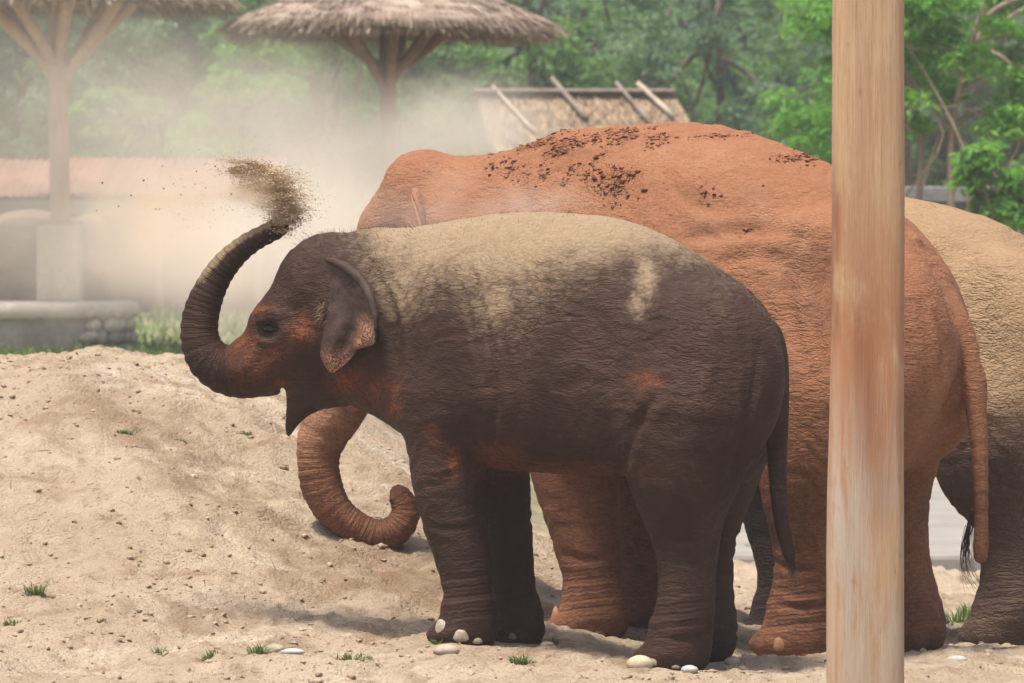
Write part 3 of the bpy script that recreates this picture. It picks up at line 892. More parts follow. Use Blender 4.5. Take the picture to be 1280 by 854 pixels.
# ---- the grown elephant covered in red mud
def red_elephant():
    fr = Frame(0.97, 25.87, 35.0)
    ppm = 278.0
    S = Sculpt((-1.50, -0.85, -0.10), (2.25, 0.85, 2.50), 0.0145)
    B, Q = fr.B, fr.Q
    torso(fr, S, [(1200, 410, 500, .12), (1186, 372, 540, .24), (1160, 322, 575, .36), (1120, 272, 590, .46), (1070, 234, 596, .53), (1020, 206, 598, .575),
                  (950, 176, 598, .62), (860, 160, 596, .635), (780, 164, 592, .62), (710, 172, 580, .56), (660, 180, 560, .49), (620, 194, 540, .41), (585, 199, 520, .35)], egg=0.2)
    S.ell(B(1080, 440, .26), (.42, .27, .55), .15)
    S.ell(B(1095, 440, -.26), (.42, .27, .55), .15)
    S.ell(B(735, 400, .27), (.32, .22, .52), .15)
    S.ell(B(750, 400, -.27), (.32, .22, .52), .15)
    # ridge of the spine and hip bones
    S.chain([B(700, 181, 0), B(800, 172, 0), B(900, 173, 0), B(1000, 206, 0), B(1080, 250, 0), B(1140, 305, 0)], [.05, .06, .06, .06, .06, .05], .12)
    S.ell(B(1030, 300, .36), (.16, .12, .12), .15)
    leg(fr, S, [(720, 480, 64, .27), (716, 560, 56, .27), (724, 620, 49, .27), (734, 680, 42, .27), (742, 725, 37, .27), (744, 760, 40, .27)], .27, ppm)
    leg(fr, S, [(780, 480, 56, -.26), (790, 560, 50, -.27), (796, 640, 42, -.27), (800, 700, 36, -.27), (804, 750, 38, -.27)], -.27, ppm)
    leg(fr, S, [(1050, 500, 105, .24), (1035, 570, 88, .26), (1024, 640, 64, .27), (1020, 690, 50, .27), (1014, 740, 45, .27), (1008, 785, 48, .27)], .27, ppm)
    leg(fr, S, [(1110, 490, 86, -.24), (1112, 560, 64, -.27), (1115, 620, 46, -.29), (1121, 690, 39, -.30), (1130, 740, 40, -.3), (1138, 780, 42, -.3)], -.28, ppm)
    legs = []
    for px, py, v, r in ((742, 797, .27, 47), (806, 783, -.27, 42), (1004, 824, .27, 54), (1141, 815, -.3, 44)):
        b = foot_shape(fr, S, px, py, v, r, ppm)
        legs.append((b, b[2]))
    # head
    S.ell(Q(600, 330, 26.55), (.36, .32, .44), .15)
    S.ell(Q(540, 262, 26.75), (.24, .27, .27), .10)
    S.ell(Q(522, 230, 26.68), (.15, .13, .145), .08)
    S.ell(Q(540, 228, 26.95), (.15, .13, .14), .08)
    S.ell(Q(520, 350, 26.85), (.28, .25, .30), .10)
    S.seg(Q(500, 290, 26.85), Q(462, 410, 27.0), .20, .19, .10)
    S.chain([Q(540, 440, 26.8), Q(510, 490, 26.9), Q(490, 520, 26.95)], [.15, .10, .05], .08)
    tk = [(466, 400, 50), (442, 455, 44), (421, 508, 36), (405, 540, 31), (397, 567, 27), (399, 597, 25.5), (409, 625, 23), (424, 645, 20), (445, 659, 18),
          (471, 670, 16.5), (492, 665, 16), (506, 648, 15), (506, 630, 13.5), (498, 616, 11.5)]
    tP = [Q(x, y, 27.02) for x, y, r in tk]
    tQ, tr = S.chain(tP, [r / 266 for _, _, r in tk], .05, n=4)
    S.ell(Q(492, 624, 27.0), (.02, .03, .022), .015)
    tl = [(1176, 392, 24), (1192, 415, 20), (1204, 445, 16), (1212, 480, 14), (1218, 530, 11.5), (1222, 590, 9.5), (1223, 650, 8.5), (1222, 696, 9.5)]
    S.chain([B(x, y, -.02) + [-0.015, 0, 0] for x, y, r in tl], [r / ppm for _, _, r in tl], .06, n=3)
    root = fr.root('elephant')
    tag(root, 'large elephant coated in orange red mud behind the young elephant', 'elephant', 'elephants standing together')

    def dustf(V, pm, N):
        x, y = pm[:, 0], pm[:, 1]
        d = 0.42 + 0.25 * sstep(V[:, 2], 0.3, 1.2) + 0.16 * fbm(V * 3, 3)
        d += 0.5 * sstep(V[:, 2], 1.4, 2.1)
        return d
    def rustf(V, pm, N):     # pale sand on the trunk
        d = (pm[:, 0] < 470) * (pm[:, 1] > 470) * (1 - sstep(pm[:, 1], 520, 600)) * .9
        return np.maximum(d, .9 * blobs(pm, [(960, 262, 60, 28, .7), (870, 195, 90, 20, .6), (1000, 345, 45, 60, .6), (900, 290, 50, 20, .5), (1160, 360, 25, 50, .5), (540, 215, 50, 20, .5), (1175, 500, 16, 40, .5)]) * sstep(fbm(V * 6, 3), -.3, .3))
    def wet_shadef(V, pm, N):
        d = blobs(pm, [(1150, 470 + 180, 30, 40, .5), (1150, 640, 12, 60, .4), (1160, 760, 14, 22, .3)]) * sstep(fbm(V * 16, 3), 0.0, 0.3)
        return d
    def crustf(V, pm, N):
        d = blobs(pm, [(700, 190, 70, 26, 1), (780, 228, 40, 22, 1), (790, 175, 80, 14, .8), (862, 240, 40, 16, .8), (940, 240, 30, 16, .8), (1000, 195, 45, 12, .8), (940, 285, 40, 12, .7), (900, 170, 60, 10, .7)])
        return np.maximum(d, 0.35 * sstep(N[:, 2], .3, .8))
    mat = hide('mud_hide', (0.075, 0.032, 0.020), (0.115, 0.050, 0.029), (0.205, 0.090, 0.048), (0.285, 0.138, 0.079), (0.33, 0.205, 0.135), wr=1.0, smearw=.7, net=.16)
    body, V, N, bvh, px = finish_body(fr, S, mat, root, tQ, tr, legs, dustf, rustf, wet_shadef, crustf, amp=1.1, thinu=fr.B(1200, 400)[0],
        folds=[([(1208, 450), (1182, 520), (1135, 590)], 8, .034), ([(1170, 395), (1180, 430), (1184, 470)], 6, .014), ([(1150, 380), (1160, 430), (1165, 480)], 6, .008), ([(960, 700), (1000, 712), (1050, 700)], 5, .008),
               ([(965, 750), (1000, 762), (1045, 752)], 5, .008), ([(965, 735), (1000, 745), (1045, 738)], 4, .006), ([(700, 690), (740, 700), (775, 690)], 5, .008), ([(860, 300), (900, 290), (960, 285), (1010, 300)], 10, .012),
               ([(600, 240), (580, 280), (590, 330)], 10, .02), ([(1015, 270), (985, 330), (990, 400), (1010, 470)], 9, .012), ([(985, 300), (955, 350), (960, 410)], 8, .009), ([(1035, 330), (1015, 400), (1030, 460)], 7, .009), ([(900, 330), (940, 318), (990, 325)], 7, .008), ([(640, 215), (660, 260), (655, 300)], 9, .010), ([(820, 210), (880, 262), (960, 262)], 9, .008), ([(1137, 690), (1160, 696), (1185, 688)], 4, .006), ([(1137, 745), (1160, 752), (1185, 744)], 4, .006)])
    # dried mud clods sticking to the back
    Vi, Fi = ico(1)
    parts = []
    vis = np.where((N[:, 2] > 0.2) & (V[:, 2] > 1.5))[0]
    pm = px[vis]
    dens = blobs(pm, [(690, 186, 60, 18, .8), (775, 228, 26, 16, 1.6), (790, 172, 70, 9, .8), (866, 242, 24, 9, 1), (935, 241, 22, 9, 1), (1005, 196, 40, 8, .8), (935, 288, 24, 9, .9), (840, 250, 20, 14, .5), (720, 215, 50, 22, .5), (900, 168, 50, 6, .6), (640, 200, 30, 20, .4)])
    dens *= sstep(fbm(V[vis] * 9, 3), -0.15, 0.25)
    pr = dens / dens.sum()
    for i in rng.choice(len(vis), 3200, p=pr):
        k = vis[i]
        r = 0.003 + 0.009 * rng.random() ** 4
        P = Vi * (1 + 0.35 * rng.normal(size=(len(Vi), 1))) * np.array([rng.uniform(.7, 1.7), rng.uniform(.7, 1.5), .6]) * r
        th = rng.uniform(0, 6.28)
        P = np.column_stack([P[:, 0] * math.cos(th) - P[:, 1] * math.sin(th), P[:, 0] * math.sin(th) + P[:, 1] * math.cos(th), P[:, 2]])
        parts.append((P + V[k] + N[k] * r * 0.15, Fi))
    md = simple('mud_clods', (0.13, 0.052, 0.028), (0.25, 0.105, 0.058), 30, 0.95, 0.003)
    o = obj('mud_crust', make_mesh('mud_crust', *merge(parts), smooth=False), md, root)
    tag(o, kind='stuff')
    # ears swung back along the neck
    for side in (1, -1):
        G = []
        base = Q(537, 270, 26.75)
        c = Q(545, 270, 26.86)
        d = Q(470, 270, 26.98) - c; d[2] = 0; d /= np.linalg.norm(d)
        lat = np.array([-d[1], d[0], 0])
        if (Q(545, 270, 26.5) - c) @ lat < 0: lat = -lat
        for zi, (out0, out1, back, dz) in enumerate([(.20, .30, .03, .10), (.24, .40, .08, .02), (.25, .46, .12, -.12), (.25, .46, .15, -.26), (.24, .42, .14, -.40), (.22, .32, .08, -.52)]):
            row = []
            for k in np.linspace(0, 1, 5):
                row.append(c + side * lat * (out0 + (out1 - out0) * k) - d * (back * k * 1.4 + .03) + np.array([0, 0, dz + .02 * k + 0.015 * math.sin(6 * k + zi)]))
            G.append(row)
        if side > 0:
            G = [[Q(536 + dx - (14 + 4 * math.sin(1.7 * i)) * k, y + 4 * k * k, 26.56 - wd * k) for k in np.linspace(0, 1, 5)]
                 for i, (y, dx, wd) in enumerate([(233, -8, .06), (246, -2, .16), (268, 0, .24), (300, 0, .30), (340, 0, .30), (380, 2, .24), (410, 6, .10)])]
        Ve, Fe = sheet_patch(G, 6, .016)
        me = make_mesh('ear', Ve, Fe)
        for nm in ('ring', 'ringm', 'rust', 'wet', 'crust'): fattr(me, nm, np.zeros(len(Ve)))
        fattr(me, 'dust', np.full(len(Ve), .9))
        obj('ear', me, mat, root)
    for a in ((691, 773, 16, 32), (748, 792, 26, 16), (973, 808, 22, 22), (1006, 819, 18, 10)):
        toenail(fr, bvh, root, *a, nail_rust, ppm)
    # tail hair hangs in one long curl from the tail tip
    path = catmull([B(1216, 640, -.02), B(1209, 668, -.02), B(1206, 700, -.02), B(1213, 725, -.02), B(1232, 748, -.02)], 6)
    tubes = []
    for i in range(46):
        n0 = rng.integers(0, 6); n1 = rng.integers(13, len(path))
        off = np.linspace(0, 1, n1 - n0)[:, None] * rng.normal(size=3) * np.array([.025, .02, .02]) + rng.normal(size=3) * .006
        tubes.append(tube(path[n0:n1] + off, np.linspace(.0016, .0006, n1 - n0), 4, cap=False))
    tag(obj('tail_hair', make_mesh('tail_hair', *merge(tubes)), hair_m, root), kind='stuff')
    return fr

# ---- the tan elephant half hidden behind the red one
def tan_elephant():
    fr = Frame(1.905, 27.87, 34.0)
    ppm = 258.0
    S = Sculpt((-1.50, -0.85, -0.15), (2.3, 0.85, 2.45), 0.018)
    B, Q = fr.B, fr.Q
    torso(fr, S, [(1352, 440, 520, .14), (1335, 385, 545, .26), (1310, 333, 570, .38), (1280, 302, 585, .47), (1230, 273, 592, .54), (1180, 257, 596, .575),
                  (1133, 247, 597, .60), (1060, 238, 595, .61), (970, 238, 588, .58), (900, 244, 575, .5), (850, 256, 560, .4), (810, 262, 540, .33)], egg=0.18)
    S.ell(B(1262, 455, .26), (.44, .26, .53), .15)
    S.ell(B(1280, 455, -.26), (.44, .26, .53), .15)
    S.ell(B(955, 430, .26), (.30, .21, .50), .15)
    S.ell(B(975, 430, -.26), (.30, .21, .50), .15)
    leg(fr, S, [(950, 500, 62, .26), (958, 580, 50, .26), (968, 650, 40, .26), (978, 710, 33, .26), (978, 750, 32, .26), (975, 778, 34, .26)], .26, ppm)
    leg(fr, S, [(1010, 500, 56, -.26), (1020, 620, 42, -.26), (1030, 700, 34, -.26), (1034, 750, 35, -.26)], -.26, ppm)
    leg(fr, S, [(1255, 520, 98, .25), (1252, 580, 78, .26), (1262, 640, 46, .26), (1270, 690, 43, .26), (1271, 740, 44, .26), (1264, 775, 46, .26)], .26, ppm)
    leg(fr, S, [(1330, 520, 88, -.24), (1335, 620, 52, -.27), (1345, 690, 40, -.27), (1348, 750, 40, -.27)], -.27, ppm)
    legs = []
    for px, py, v, r in ((969, 801, .26, 37), (1036, 792, -.26, 38), (1258, 813, .26, 50), (1350, 800, -.27, 42)):
        b = foot_shape(fr, S, px, py, v, r, ppm, toe=.3)
        legs.append((b, b[2]))
    S.ell(Q(790, 350, 28.75), (.36, .32, .42), .15)
    S.ell(Q(735, 310, 29.0), (.28, .27, .30), .10)
    S.seg(Q(715, 350, 29.05), Q(685, 440, 29.15), .22, .18, .10)
    tP = [Q(x, y, 29.15) for x, y in ((696, 440), (722, 510), (742, 570), (752, 620), (756, 660), (752, 690))]
    tQ, tr = S.chain(tP, [.18, .145, .115, .09, .07, .055], .05, n=4)
    S.chain([B(1345, 430, 0), B(1356, 480, 0), B(1360, 560, 0), B(1360, 660, 0)], [.08, .055, .04, .03], .06)
    root = fr.root('elephant')
    tag(root, 'sandy tan elephant with dark lower legs standing behind the mud coated one', 'elephant', 'elephants standing together')
    def dustf(V, pm, N):
        return sstep(V[:, 2] + .12 * fbm(V * 3, 3), 0.55, 1.75) * 1.0 + 0.08
    def wet_shadef(V, pm, N):
        return (V[:, 0] > 0.2) * (1 - sstep(V[:, 2], .75, 1.1)) * .92  # fore legs darkened: wet hide and shade, both put into the colour
    mat = hide('tan_hide', (0.055, 0.034, 0.027), (0.085, 0.053, 0.042), (0.235, 0.155, 0.088), (0.32, 0.225, 0.14), (0.4, 0.2, 0.1), wr=1.9, net=.22)
    body, V, N, bvh, px = finish_body(fr, S, mat, root, tQ, tr, legs, dustf, None, wet_shadef, lambda V, pm, N: .6 * sstep(N[:, 2], .3, .8), amp=1.5)
    for side in (1, -1):
        c = Q(770, 320, 28.9)
        G = [[c + np.array([-.02 - .16 * k, side * (.26 + o * k), dz]) for k in np.linspace(0, 1, 5)] for o, dz in ((.08, .12), (.14, 0), (.18, -.14), (.18, -.3), (.15, -.44), (.08, -.55))]
        Ve, Fe = sheet_patch(G, 5, .012)
        me = make_mesh('ear', Ve, Fe)
        for nm in ('ring', 'ringm', 'rust', 'wet', 'crust'): fattr(me, nm, np.zeros(len(Ve)))
        fattr(me, 'dust', np.full(len(Ve), .7))
        obj('ear', me, mat, root)
    for a in ((949, 795, 14, 18), (1228, 806, 18, 12), (1256, 811, 20, 9)):
        toenail(fr, bvh, root, *a, nail_dark, ppm)
    return fr

def dim_elephant():
    fr = Frame(at(40, 0, 65)[0], 65.0, 168.0)
    ppm = 110.0
    S = Sculpt((-1.2, -.55, .75), (1.35, .55, 2.75), .03)
    B = fr.B
    torso(fr, S, [(-38, 300, 340, .1), (-25, 282, 352, .24), (0, 268, 358, .33), (30, 262, 360, .37), (62, 264, 358, .34), (85, 272, 350, .26), (100, 278, 340, .2)])
    S.ell(B(113, 296, 0), (.26, .22, .26), .08)
    S.ell(B(124, 318, 0), (.17, .17, .2), .08)
    tP = [B(x, y, 0) for x, y in ((128, 318), (137, 338), (141, 358), (140, 378), (134, 396))]
    tQ, tr = S.chain(tP, [.13, .10, .08, .065, .05], .05, n=3)
    for px, v in ((-10, .17), (4, -.17), (74, .17), (86, -.17)):
        leg(fr, S, [(px, 335, 17, v), (px, 365, 14, v), (px + 1, 392, 12, v), (px + 1, 408, 13, v)], v, ppm, n=3)
    S.chain([B(-38, 305, 0), B(-46, 330, 0), B(-48, 370, 0)], [.06, .04, .025], .04)
    root = fr.root('elephant')
    tag(root, 'dim grey brown elephant behind the plinth, veiled by dust', 'elephant')
    mat = hide('dim_hide', (0.07, 0.055, 0.045), (0.10, 0.08, 0.066), (0.22, 0.17, 0.12), (0.3, 0.24, 0.17), (.3, .2, .1))
    finish_body(fr, S, mat, root, tQ, tr, [], lambda V, pm, N: -.1 + .5 * sstep(N[:, 2], .3, .8), None, None, None)
    for side in (1, -1):
        c = B(103, 285, 0)
        G = [[c + np.array([-.02 - .16 * k, side * (.2 + o * k), dz]) for k in np.linspace(0, 1, 4)] for o, dz in ((.04, .08), (.1, 0), (.13, -.12), (.1, -.26), (.04, -.34))]
        Ve, Fe = sheet_patch(G, 4, .012)
        me = make_mesh('ear', Ve, Fe)
        for nm in ('ring', 'ringm', 'rust', 'wet', 'crust', 'dust'): fattr(me, nm, np.zeros(len(Ve)))
        obj('ear', me, mat, root)

young_elephant()
dim_elephant()
red_elephant()
tan_elephant()

# ------------------------------------------------------------------ setting behind the elephants
# hill that closes the view
hx = np.linspace(-150, 150, 151); hy = np.linspace(120, 300, 40)
HX, HY = np.meshgrid(hx, hy, indexing='ij')
hh = -1.5 + 3.0 * sstep(HY, 120, 128) + sstep(HY, 122, 250) * 42 * (1 + 0.25 * fbm(np.stack([HX.ravel() * .03, HY.ravel() * .03, 0 * HX.ravel()], 1), 3).reshape(HX.shape))
ii = np.arange(HX.size).reshape(HX.shape)
hf = np.stack([ii[:-1, :-1], ii[1:, :-1], ii[1:, 1:], ii[:-1, 1:]], -1).reshape(-1, 4)
tag(obj('hill', make_mesh('hill', np.stack([HX.ravel(), HY.ravel(), hh.ravel()], 1), hf), simple('hill_scrub', (0.03, 0.055, 0.03), (0.05, 0.085, 0.04), .8, .95, .1)), kind='structure')

# concrete apron on the right, beyond the feet
t = NT('worn_concrete')
v = t.coords()
n1 = t.noise(v, 1.4, 5, .6); n2 = t.noise(t.coords((1, 5, 1)), 5, 5, .7)
col = t.mix(t.ramp(n1, .3, .7), (0.20, 0.19, 0.175), (0.27, 0.255, 0.235))
col = t.mix(t.ramp(n2, .58, .75), col, (0.36, 0.345, 0.32))
concrete_floor = t.bsdf(col, .85, .2, n2, .01)
V, F = box(4.6, 41.9, -.26, 7.6, 13.2, .45)
ap = tag(obj('concrete_apron', make_mesh('concrete_apron', V, F, False), concrete_floor), kind='structure')
bevel(ap, .03)

# ---- foliage
def leaf_mat(name, c1, c2, trans=0.45):
    t = NT(name)
    tint = t.attr('tint')
    col = t.mix(tint, c1, c2)
    d = t.n('BsdfPrincipled', {'Base Color': col, 'Roughness': .55, 'Specular IOR Level': .3})
    tr = t.n('BsdfTranslucent', {'Color': t.mix(.5, col, (c2[0] * 1.3, c2[1] * 1.4, c2[2] * .7))})
    mx = t.n('MixShader', {0: trans, 1: d.outputs[0], 2: tr.outputs[0]})
    t.t.links.new(mx.outputs[0], t.out.inputs['Surface'])
    return t.m

def leaves(cent, nper, spread, size, flat=0.5, droop=0.25, seed=0, aspect=.42):
    """clumps of small leaves about each centre"""
    r = np.random.default_rng(seed)
    n = len(cent) * nper
    c = np.repeat(cent, nper, 0)
    off = r.normal(size=(n, 3))
    rad = r.random(n) ** .5
    off = off / np.linalg.norm(off, axis=1)[:, None] * rad[:, None] * np.repeat(r.uniform(.6, 1.3, len(cent)), nper)[:, None]
    p = c + off * np.array([spread, spread, spread * flat])
    p[:, 2] -= droop * spread * rad ** 2
    d = off + r.normal(size=(n, 3)) * .8
    d[:, 2] = d[:, 2] * .45 - .25
    d /= np.linalg.norm(d, axis=1)[:, None] + 1e-9
    nm = r.normal(size=(n, 3)) * .55 + np.array([0, 0, 1])
    s = np.cross(d, nm); s /= np.linalg.norm(s, axis=1)[:, None] + 1e-9
    L = size * r.uniform(.6, 1.35, n)[:, None]
    W = L * aspect
    a = p - d * L * .5; b = p + s * W * .5; e = p + d * L * .5 + np.array([0, 0, -.12]) * L; f = p - s * W * .5
    V = np.stack([a, b, e, f], 1).reshape(-1, 3)
    F = np.arange(n * 4).reshape(n, 4)
    ct = np.repeat(r.uniform(0, 1, len(cent)), nper)
    tint = np.clip(ct * .55 + r.uniform(0, .45, n), 0, 1)
    return V, F, np.repeat(tint, 4)

bark_pale = simple('pale_bark', (0.20, 0.15, 0.11), (0.32, 0.25, 0.19), 5, .9, .01, (1, 1, .3))
bark_dark = simple('dark_bark', (0.07, 0.055, 0.045), (0.13, 0.10, 0.08), 5, .9, .01, (1, 1, .3))
LM = {'dark': leaf_mat('leaf_dark_green', (0.045, 0.095, 0.05), (0.13, 0.22, 0.09)),  # dark, mid and blue greens lightened and greyed: haze put into leaf colour
      'mid': leaf_mat('leaf_mid_green', (0.065, 0.15, 0.06), (0.185, 0.33, 0.11)),
      'bright': leaf_mat('leaf_bright_green', (0.052, 0.172, 0.034), (0.172, 0.38, 0.057)),
      'blue': leaf_mat('leaf_blue_green', (0.065, 0.13, 0.085), (0.18, 0.285, 0.175)),
      'pale': leaf_mat('leaf_pale_green', (0.088, 0.175, 0.062), (0.213, 0.338, 0.106))}

def limb_path(a, b, r, bend=.15):
    a = np.array(a); b = np.array(b)
    L = np.linalg.norm(b - a)
    m1 = a + (b - a) * .35 + r.normal(size=3) * L * bend * .5
    m2 = a + (b - a) * .7 + r.normal(size=3) * L * bend * .5
    return catmull([a, m1, m2, b], 4)

def tree(name, px, Y, zt, crown, mat, label, group, seed, trunk_r=.12, bark=None, nclump=70, nper=90, spread=.55, size=.13, flat=.5, hollow=.25, lean=0.0, stems=1, zbase=None):
    """crown: list of (dx, dz, rx, ry, rz) lobes relative to the trunk's foot, metres"""
    r = np.random.default_rng(seed)
    X = (px - 640) / FPX * Y
    z0 = float(gz(X, Y)) - .1 if zbase is None else zbase
    root = empty(name, (X, Y, z0))
    tag(root, label, 'tree', group)
    cents = []
    tot = sum(c[2] * c[4] for c in crown)
    for dx, dz, rx, ry, rz in crown:
        k = max(6, int(nclump * rx * rz / tot))
        q = r.normal(size=(k, 3)); q /= np.linalg.norm(q, axis=1)[:, None]
        rad = (hollow + (1 - hollow) * r.random(k)) ** .6
        q = q * rad[:, None] * np.array([rx, ry, rz]) * (1 + .12 * r.normal(size=(k, 1)))
        cents.append(q + np.array([dx, 0, dz]))
    cents = np.concatenate(cents)
    V, F, T = leaves(cents, nper, spread, size, flat, seed=seed)
    me = make_mesh('crown', V, F, False)
    fattr(me, 'tint', T)
    obj('crown', me, LM[mat], root)
    parts = []
    cz = np.mean([c[1] for c in crown]); top = zt - z0
    for s in range(stems):
        ox = (s - (stems - 1) / 2) * .22
        end = np.array([lean + ox * 3.0 + r.normal() * .1, r.normal() * .2, top * .86])
        path = limb_path((ox * .3, 0, 0), end, r, .06)
        parts.append(tube(path, np.linspace(trunk_r, trunk_r * .35, len(path)), 9, .04))
        for _ in range(7):
            i = r.integers(len(path) // 3, len(path) - 1)
            c = cents[r.integers(len(cents))]
            p2 = limb_path(path[i], c, r, .2)
            parts.append(tube(p2, np.linspace(trunk_r * .4, trunk_r * .1, len(p2)), 6, .05))
    obj('trunk', make_mesh('trunk', *merge(parts)), bark or bark_dark, root)
    return root

GT = 'trees behind the shelters'
specs = [
    # px, Y, lobes, mat
    (20, 96, 'blue'), (150, 100, 'blue'), (300, 104, 'dark'), (420, 98, 'mid'), (560, 102, 'dark'), (650, 95, 'mid'),
    (745, 98, 'mid'), (830, 103, 'blue'), (900, 96, 'blue'), (985, 100, 'mid'), (1075, 104, 'blue'), (1180, 102, 'dark'), (1290, 104, 'blue'), (-120, 100, 'dark'), (1400, 100, 'mid'), (1510, 97, 'dark'), (1630, 101, 'mid'), (1750, 98, 'blue'), (-240, 98, 'mid'), (-370, 101, 'blue')]
ROW = ['bluish green tree behind the post of the plinth parasol', 'bluish green tree behind the rust red roof shed', 'dark green dense tree between the two parasols', 'mid green feathery tree right behind the sapling stems',
       'dark green dense tree behind the wide grey parasol', 'mid green feathery tree at the eave end of the wide grey parasol', 'mid green feathery tree above the ridge of the straw hut', 'bluish green leafy tree over the far end of the straw roof',
       'bluish green leafy tree behind the light green bush', 'mid green feathery tree above the mud coated rump', 'bluish green tree hidden mostly by the near timber post', 'dark green dense tree behind the forked trunk',
       'bluish green leafy tree behind the pale pillar', 'dark green dense tree beyond the plinth parasol canopy', 'mid green feathery tree far beyond the block wall end', 'dark green dense tree beside the far end of the block wall', 'mid green feathery tree on open ground past the block wall',
       'bluish green leafy tree last in the row past the block wall', 'mid green feathery tree past the end of the rust red shed', 'bluish green leafy tree last in the row past the shed']
LAB = {'blue': 'bluish green leafy tree in the row behind the shelters', 'dark': 'dark green dense tree in the row behind the shelters', 'mid': 'mid green feathery tree in the row behind the shelters'}
for i, (px, Y, m) in enumerate(specs):
    r = np.random.default_rng(100 + i)
    H = r.uniform(6.5, 8.5)
    cr = [(r.normal() * .3, 2.2, 1.5, 1.2, 1.2), (r.normal() * .6, 3.8, 1.7, 1.4, 1.3), (r.normal() * .6, 5.4, 1.5, 1.3, 1.2), (r.normal() * .5, 6.8, 1.2, 1.0, .9),
          (-1.1 + r.normal() * .3, 4.4, .9, .9, .8), (1.1 + r.normal() * .3, 4.8, .9, .9, .8), (1.0, 3.0, .8, .8, .7), (-1.0, 3.1, .8, .8, .7)]
    tree('leafy_tree', px, Y, H, cr, m, ROW[i], GT, 200 + i, nclump=135, nper=85, spread=.42, size=.15, flat=.55)
# second row closing the gaps
for i, (px, Y) in enumerate([(-60, 114), (90, 112), (240, 116), (380, 112), (520, 115), (680, 113), (800, 116), (862, 113), (950, 113), (1110, 116), (1250, 113), (1380, 116), (1500, 114), (1620, 116), (1740, 113), (1860, 115), (-190, 115), (-320, 113)]):
    r = np.random.default_rng(300 + i)
    cr = [(0, 3.0, 1.8, 1.3, 1.6), (r.normal() * .5, 5.5, 1.8, 1.4, 1.6), (r.normal() * .5, 8.0, 1.5, 1.2, 1.4)]
    tree('tall_tree', px, Y, 9.5, cr, 'dark' if i % 2 else 'blue', 'tall shadowy tree in the farthest row under the hill', 'tall trees in the farthest row', 340 + i, nclump=90, nper=70, spread=.6, size=.24)
# slim pale stemmed sapling seen through the dust, and the bushy one beside it
tree('sapling', 418, 84, 6.2, [(0, 4.6, .9, .7, .7), (-.9, 4.0, .8, .6, .5), (.7, 5.2, .8, .7, .6)], 'pale', 'slim pale stemmed sapling with light green leaves in the dust', None, 21, trunk_r=.03, bark=bark_pale, nclump=50, nper=70, spread=.35, size=.13, stems=2)
tree('bushy_tree', 190, 86, 4.6, [(0, 2.2, 1.1, .8, .55), (-.4, 3.0, .8, .7, .45), (.6, 1.5, 1.0, .8, .5), (.2, .8, 1.2, .8, .6)], 'pale', 'low pale green bushy tree behind the rust red roof', None, 22, trunk_r=.08, nclump=70, nper=90, spread=.38, size=.13, flat=.4)
tree('bushy_tree', 300, 88, 5.6, [(.1, 3.6, .9, .7, .5), (-.3, 2.7, .9, .7, .5), (.4, 1.6, 1.0, .7, .6)], 'bright', 'light green tree under the eave of the thatched parasol', None, 23, trunk_r=.08, nclump=60, nper=90, spread=.36, size=.13, flat=.4)
# bush at the end of the straw hut
tree('bushy_tree', 893, 80, 4.3, [(0, 2.6, .55, .5, .55), (.25, 1.7, .7, .6, .8), (-.25, 3.2, .5, .4, .4)], 'pale', 'small light green bush tree at the end of the straw roof', None, 24, trunk_r=.06, nclump=55, nper=80, spread=.3, size=.1, flat=.6)
# broad leaved trees in front of the block wall
tree('spreading_tree', 1178, 59, 5.2, [(-.3, 3.9, .75, .6, .42), (.55, 3.7, .7, .6, .4), (.1, 4.6, .9, .7, .45), (1.1, 4.1, .6, .5, .4), (-.7, 4.6, .6, .5, .4)], 'bright', 'bright green spreading tree with a pale forked trunk by the block wall', None, 31,
     trunk_r=.055, bark=bark_pale, nclump=80, nper=95, spread=.28, size=.11, flat=.42, stems=2, zbase=-.1)
tree('spreading_tree', 1236, 57, 3.2, [(.05, 2.75, .36, .3, .3), (.3, 2.55, .3, .3, .25), (-.15, 2.95, .28, .25, .2), (.05, 2.35, .3, .25, .2)], 'bright', 'small bright green tree with drooping leaves against the pale pillar', None, 32, trunk_r=.04,
     bark=bark_pale, nclump=44, nper=70, spread=.2, size=.12, flat=.6, zbase=-.1)
tree('spreading_tree', 1118, 64, 5.4, [(0, 4.4, .9, .6, .6), (-.5, 3.4, .6, .5, .5), (-.8, 4.9, .7, .5, .5), (.3, 5.1, .7, .5, .4)], 'bright', 'bright green tree rising behind the near timber post', None, 33, trunk_r=.045,
     bark=bark_pale, nclump=70, nper=90, spread=.32, size=.12, flat=.45, zbase=-.1)
tree('spreading_tree', 1030, 70, 4.6, [(0, 3.1, .5, .5, .6), (-.1, 3.9, .6, .5, .5), (.2, 2.4, .5, .4, .5)], 'bright', 'bright green young tree rising behind the mud coated back', None, 34, trunk_r=.05,
     bark=bark_pale, nclump=50, nper=80, spread=.28, size=.11, flat=.5, zbase=-.1)
bt = tree('spreading_tree', 1300, 66, 6.0, [(0, 4.9, .9, .7, .5), (-.6, 4.3, .7, .6, .4), (.5, 5.5, .9, .6, .5)], 'mid', 'mid green tree with bare upper branches beyond the pillar', None, 35, trunk_r=.045,
     bark=bark_pale, nclump=60, nper=80, spread=.32, size=.12, flat=.45, zbase=-.1)

for pts in ([(1222, 60), (1228, 20), (1232, -10)], [(1226, 26), (1250, 8), (1275, -2)], [(1250, 34), (1268, 18), (1290, 6)], [(1222, 60), (1262, 80), (1300, 150)]):
    P = catmull([at(x, y, 65.2) - np.array(bt.location) for x, y in pts], 5)
    obj('bare_branch', make_mesh('bare_branch', *tube(P, np.linspace(.035, .018, len(P)), 7, .05)), bark_pale, bt)

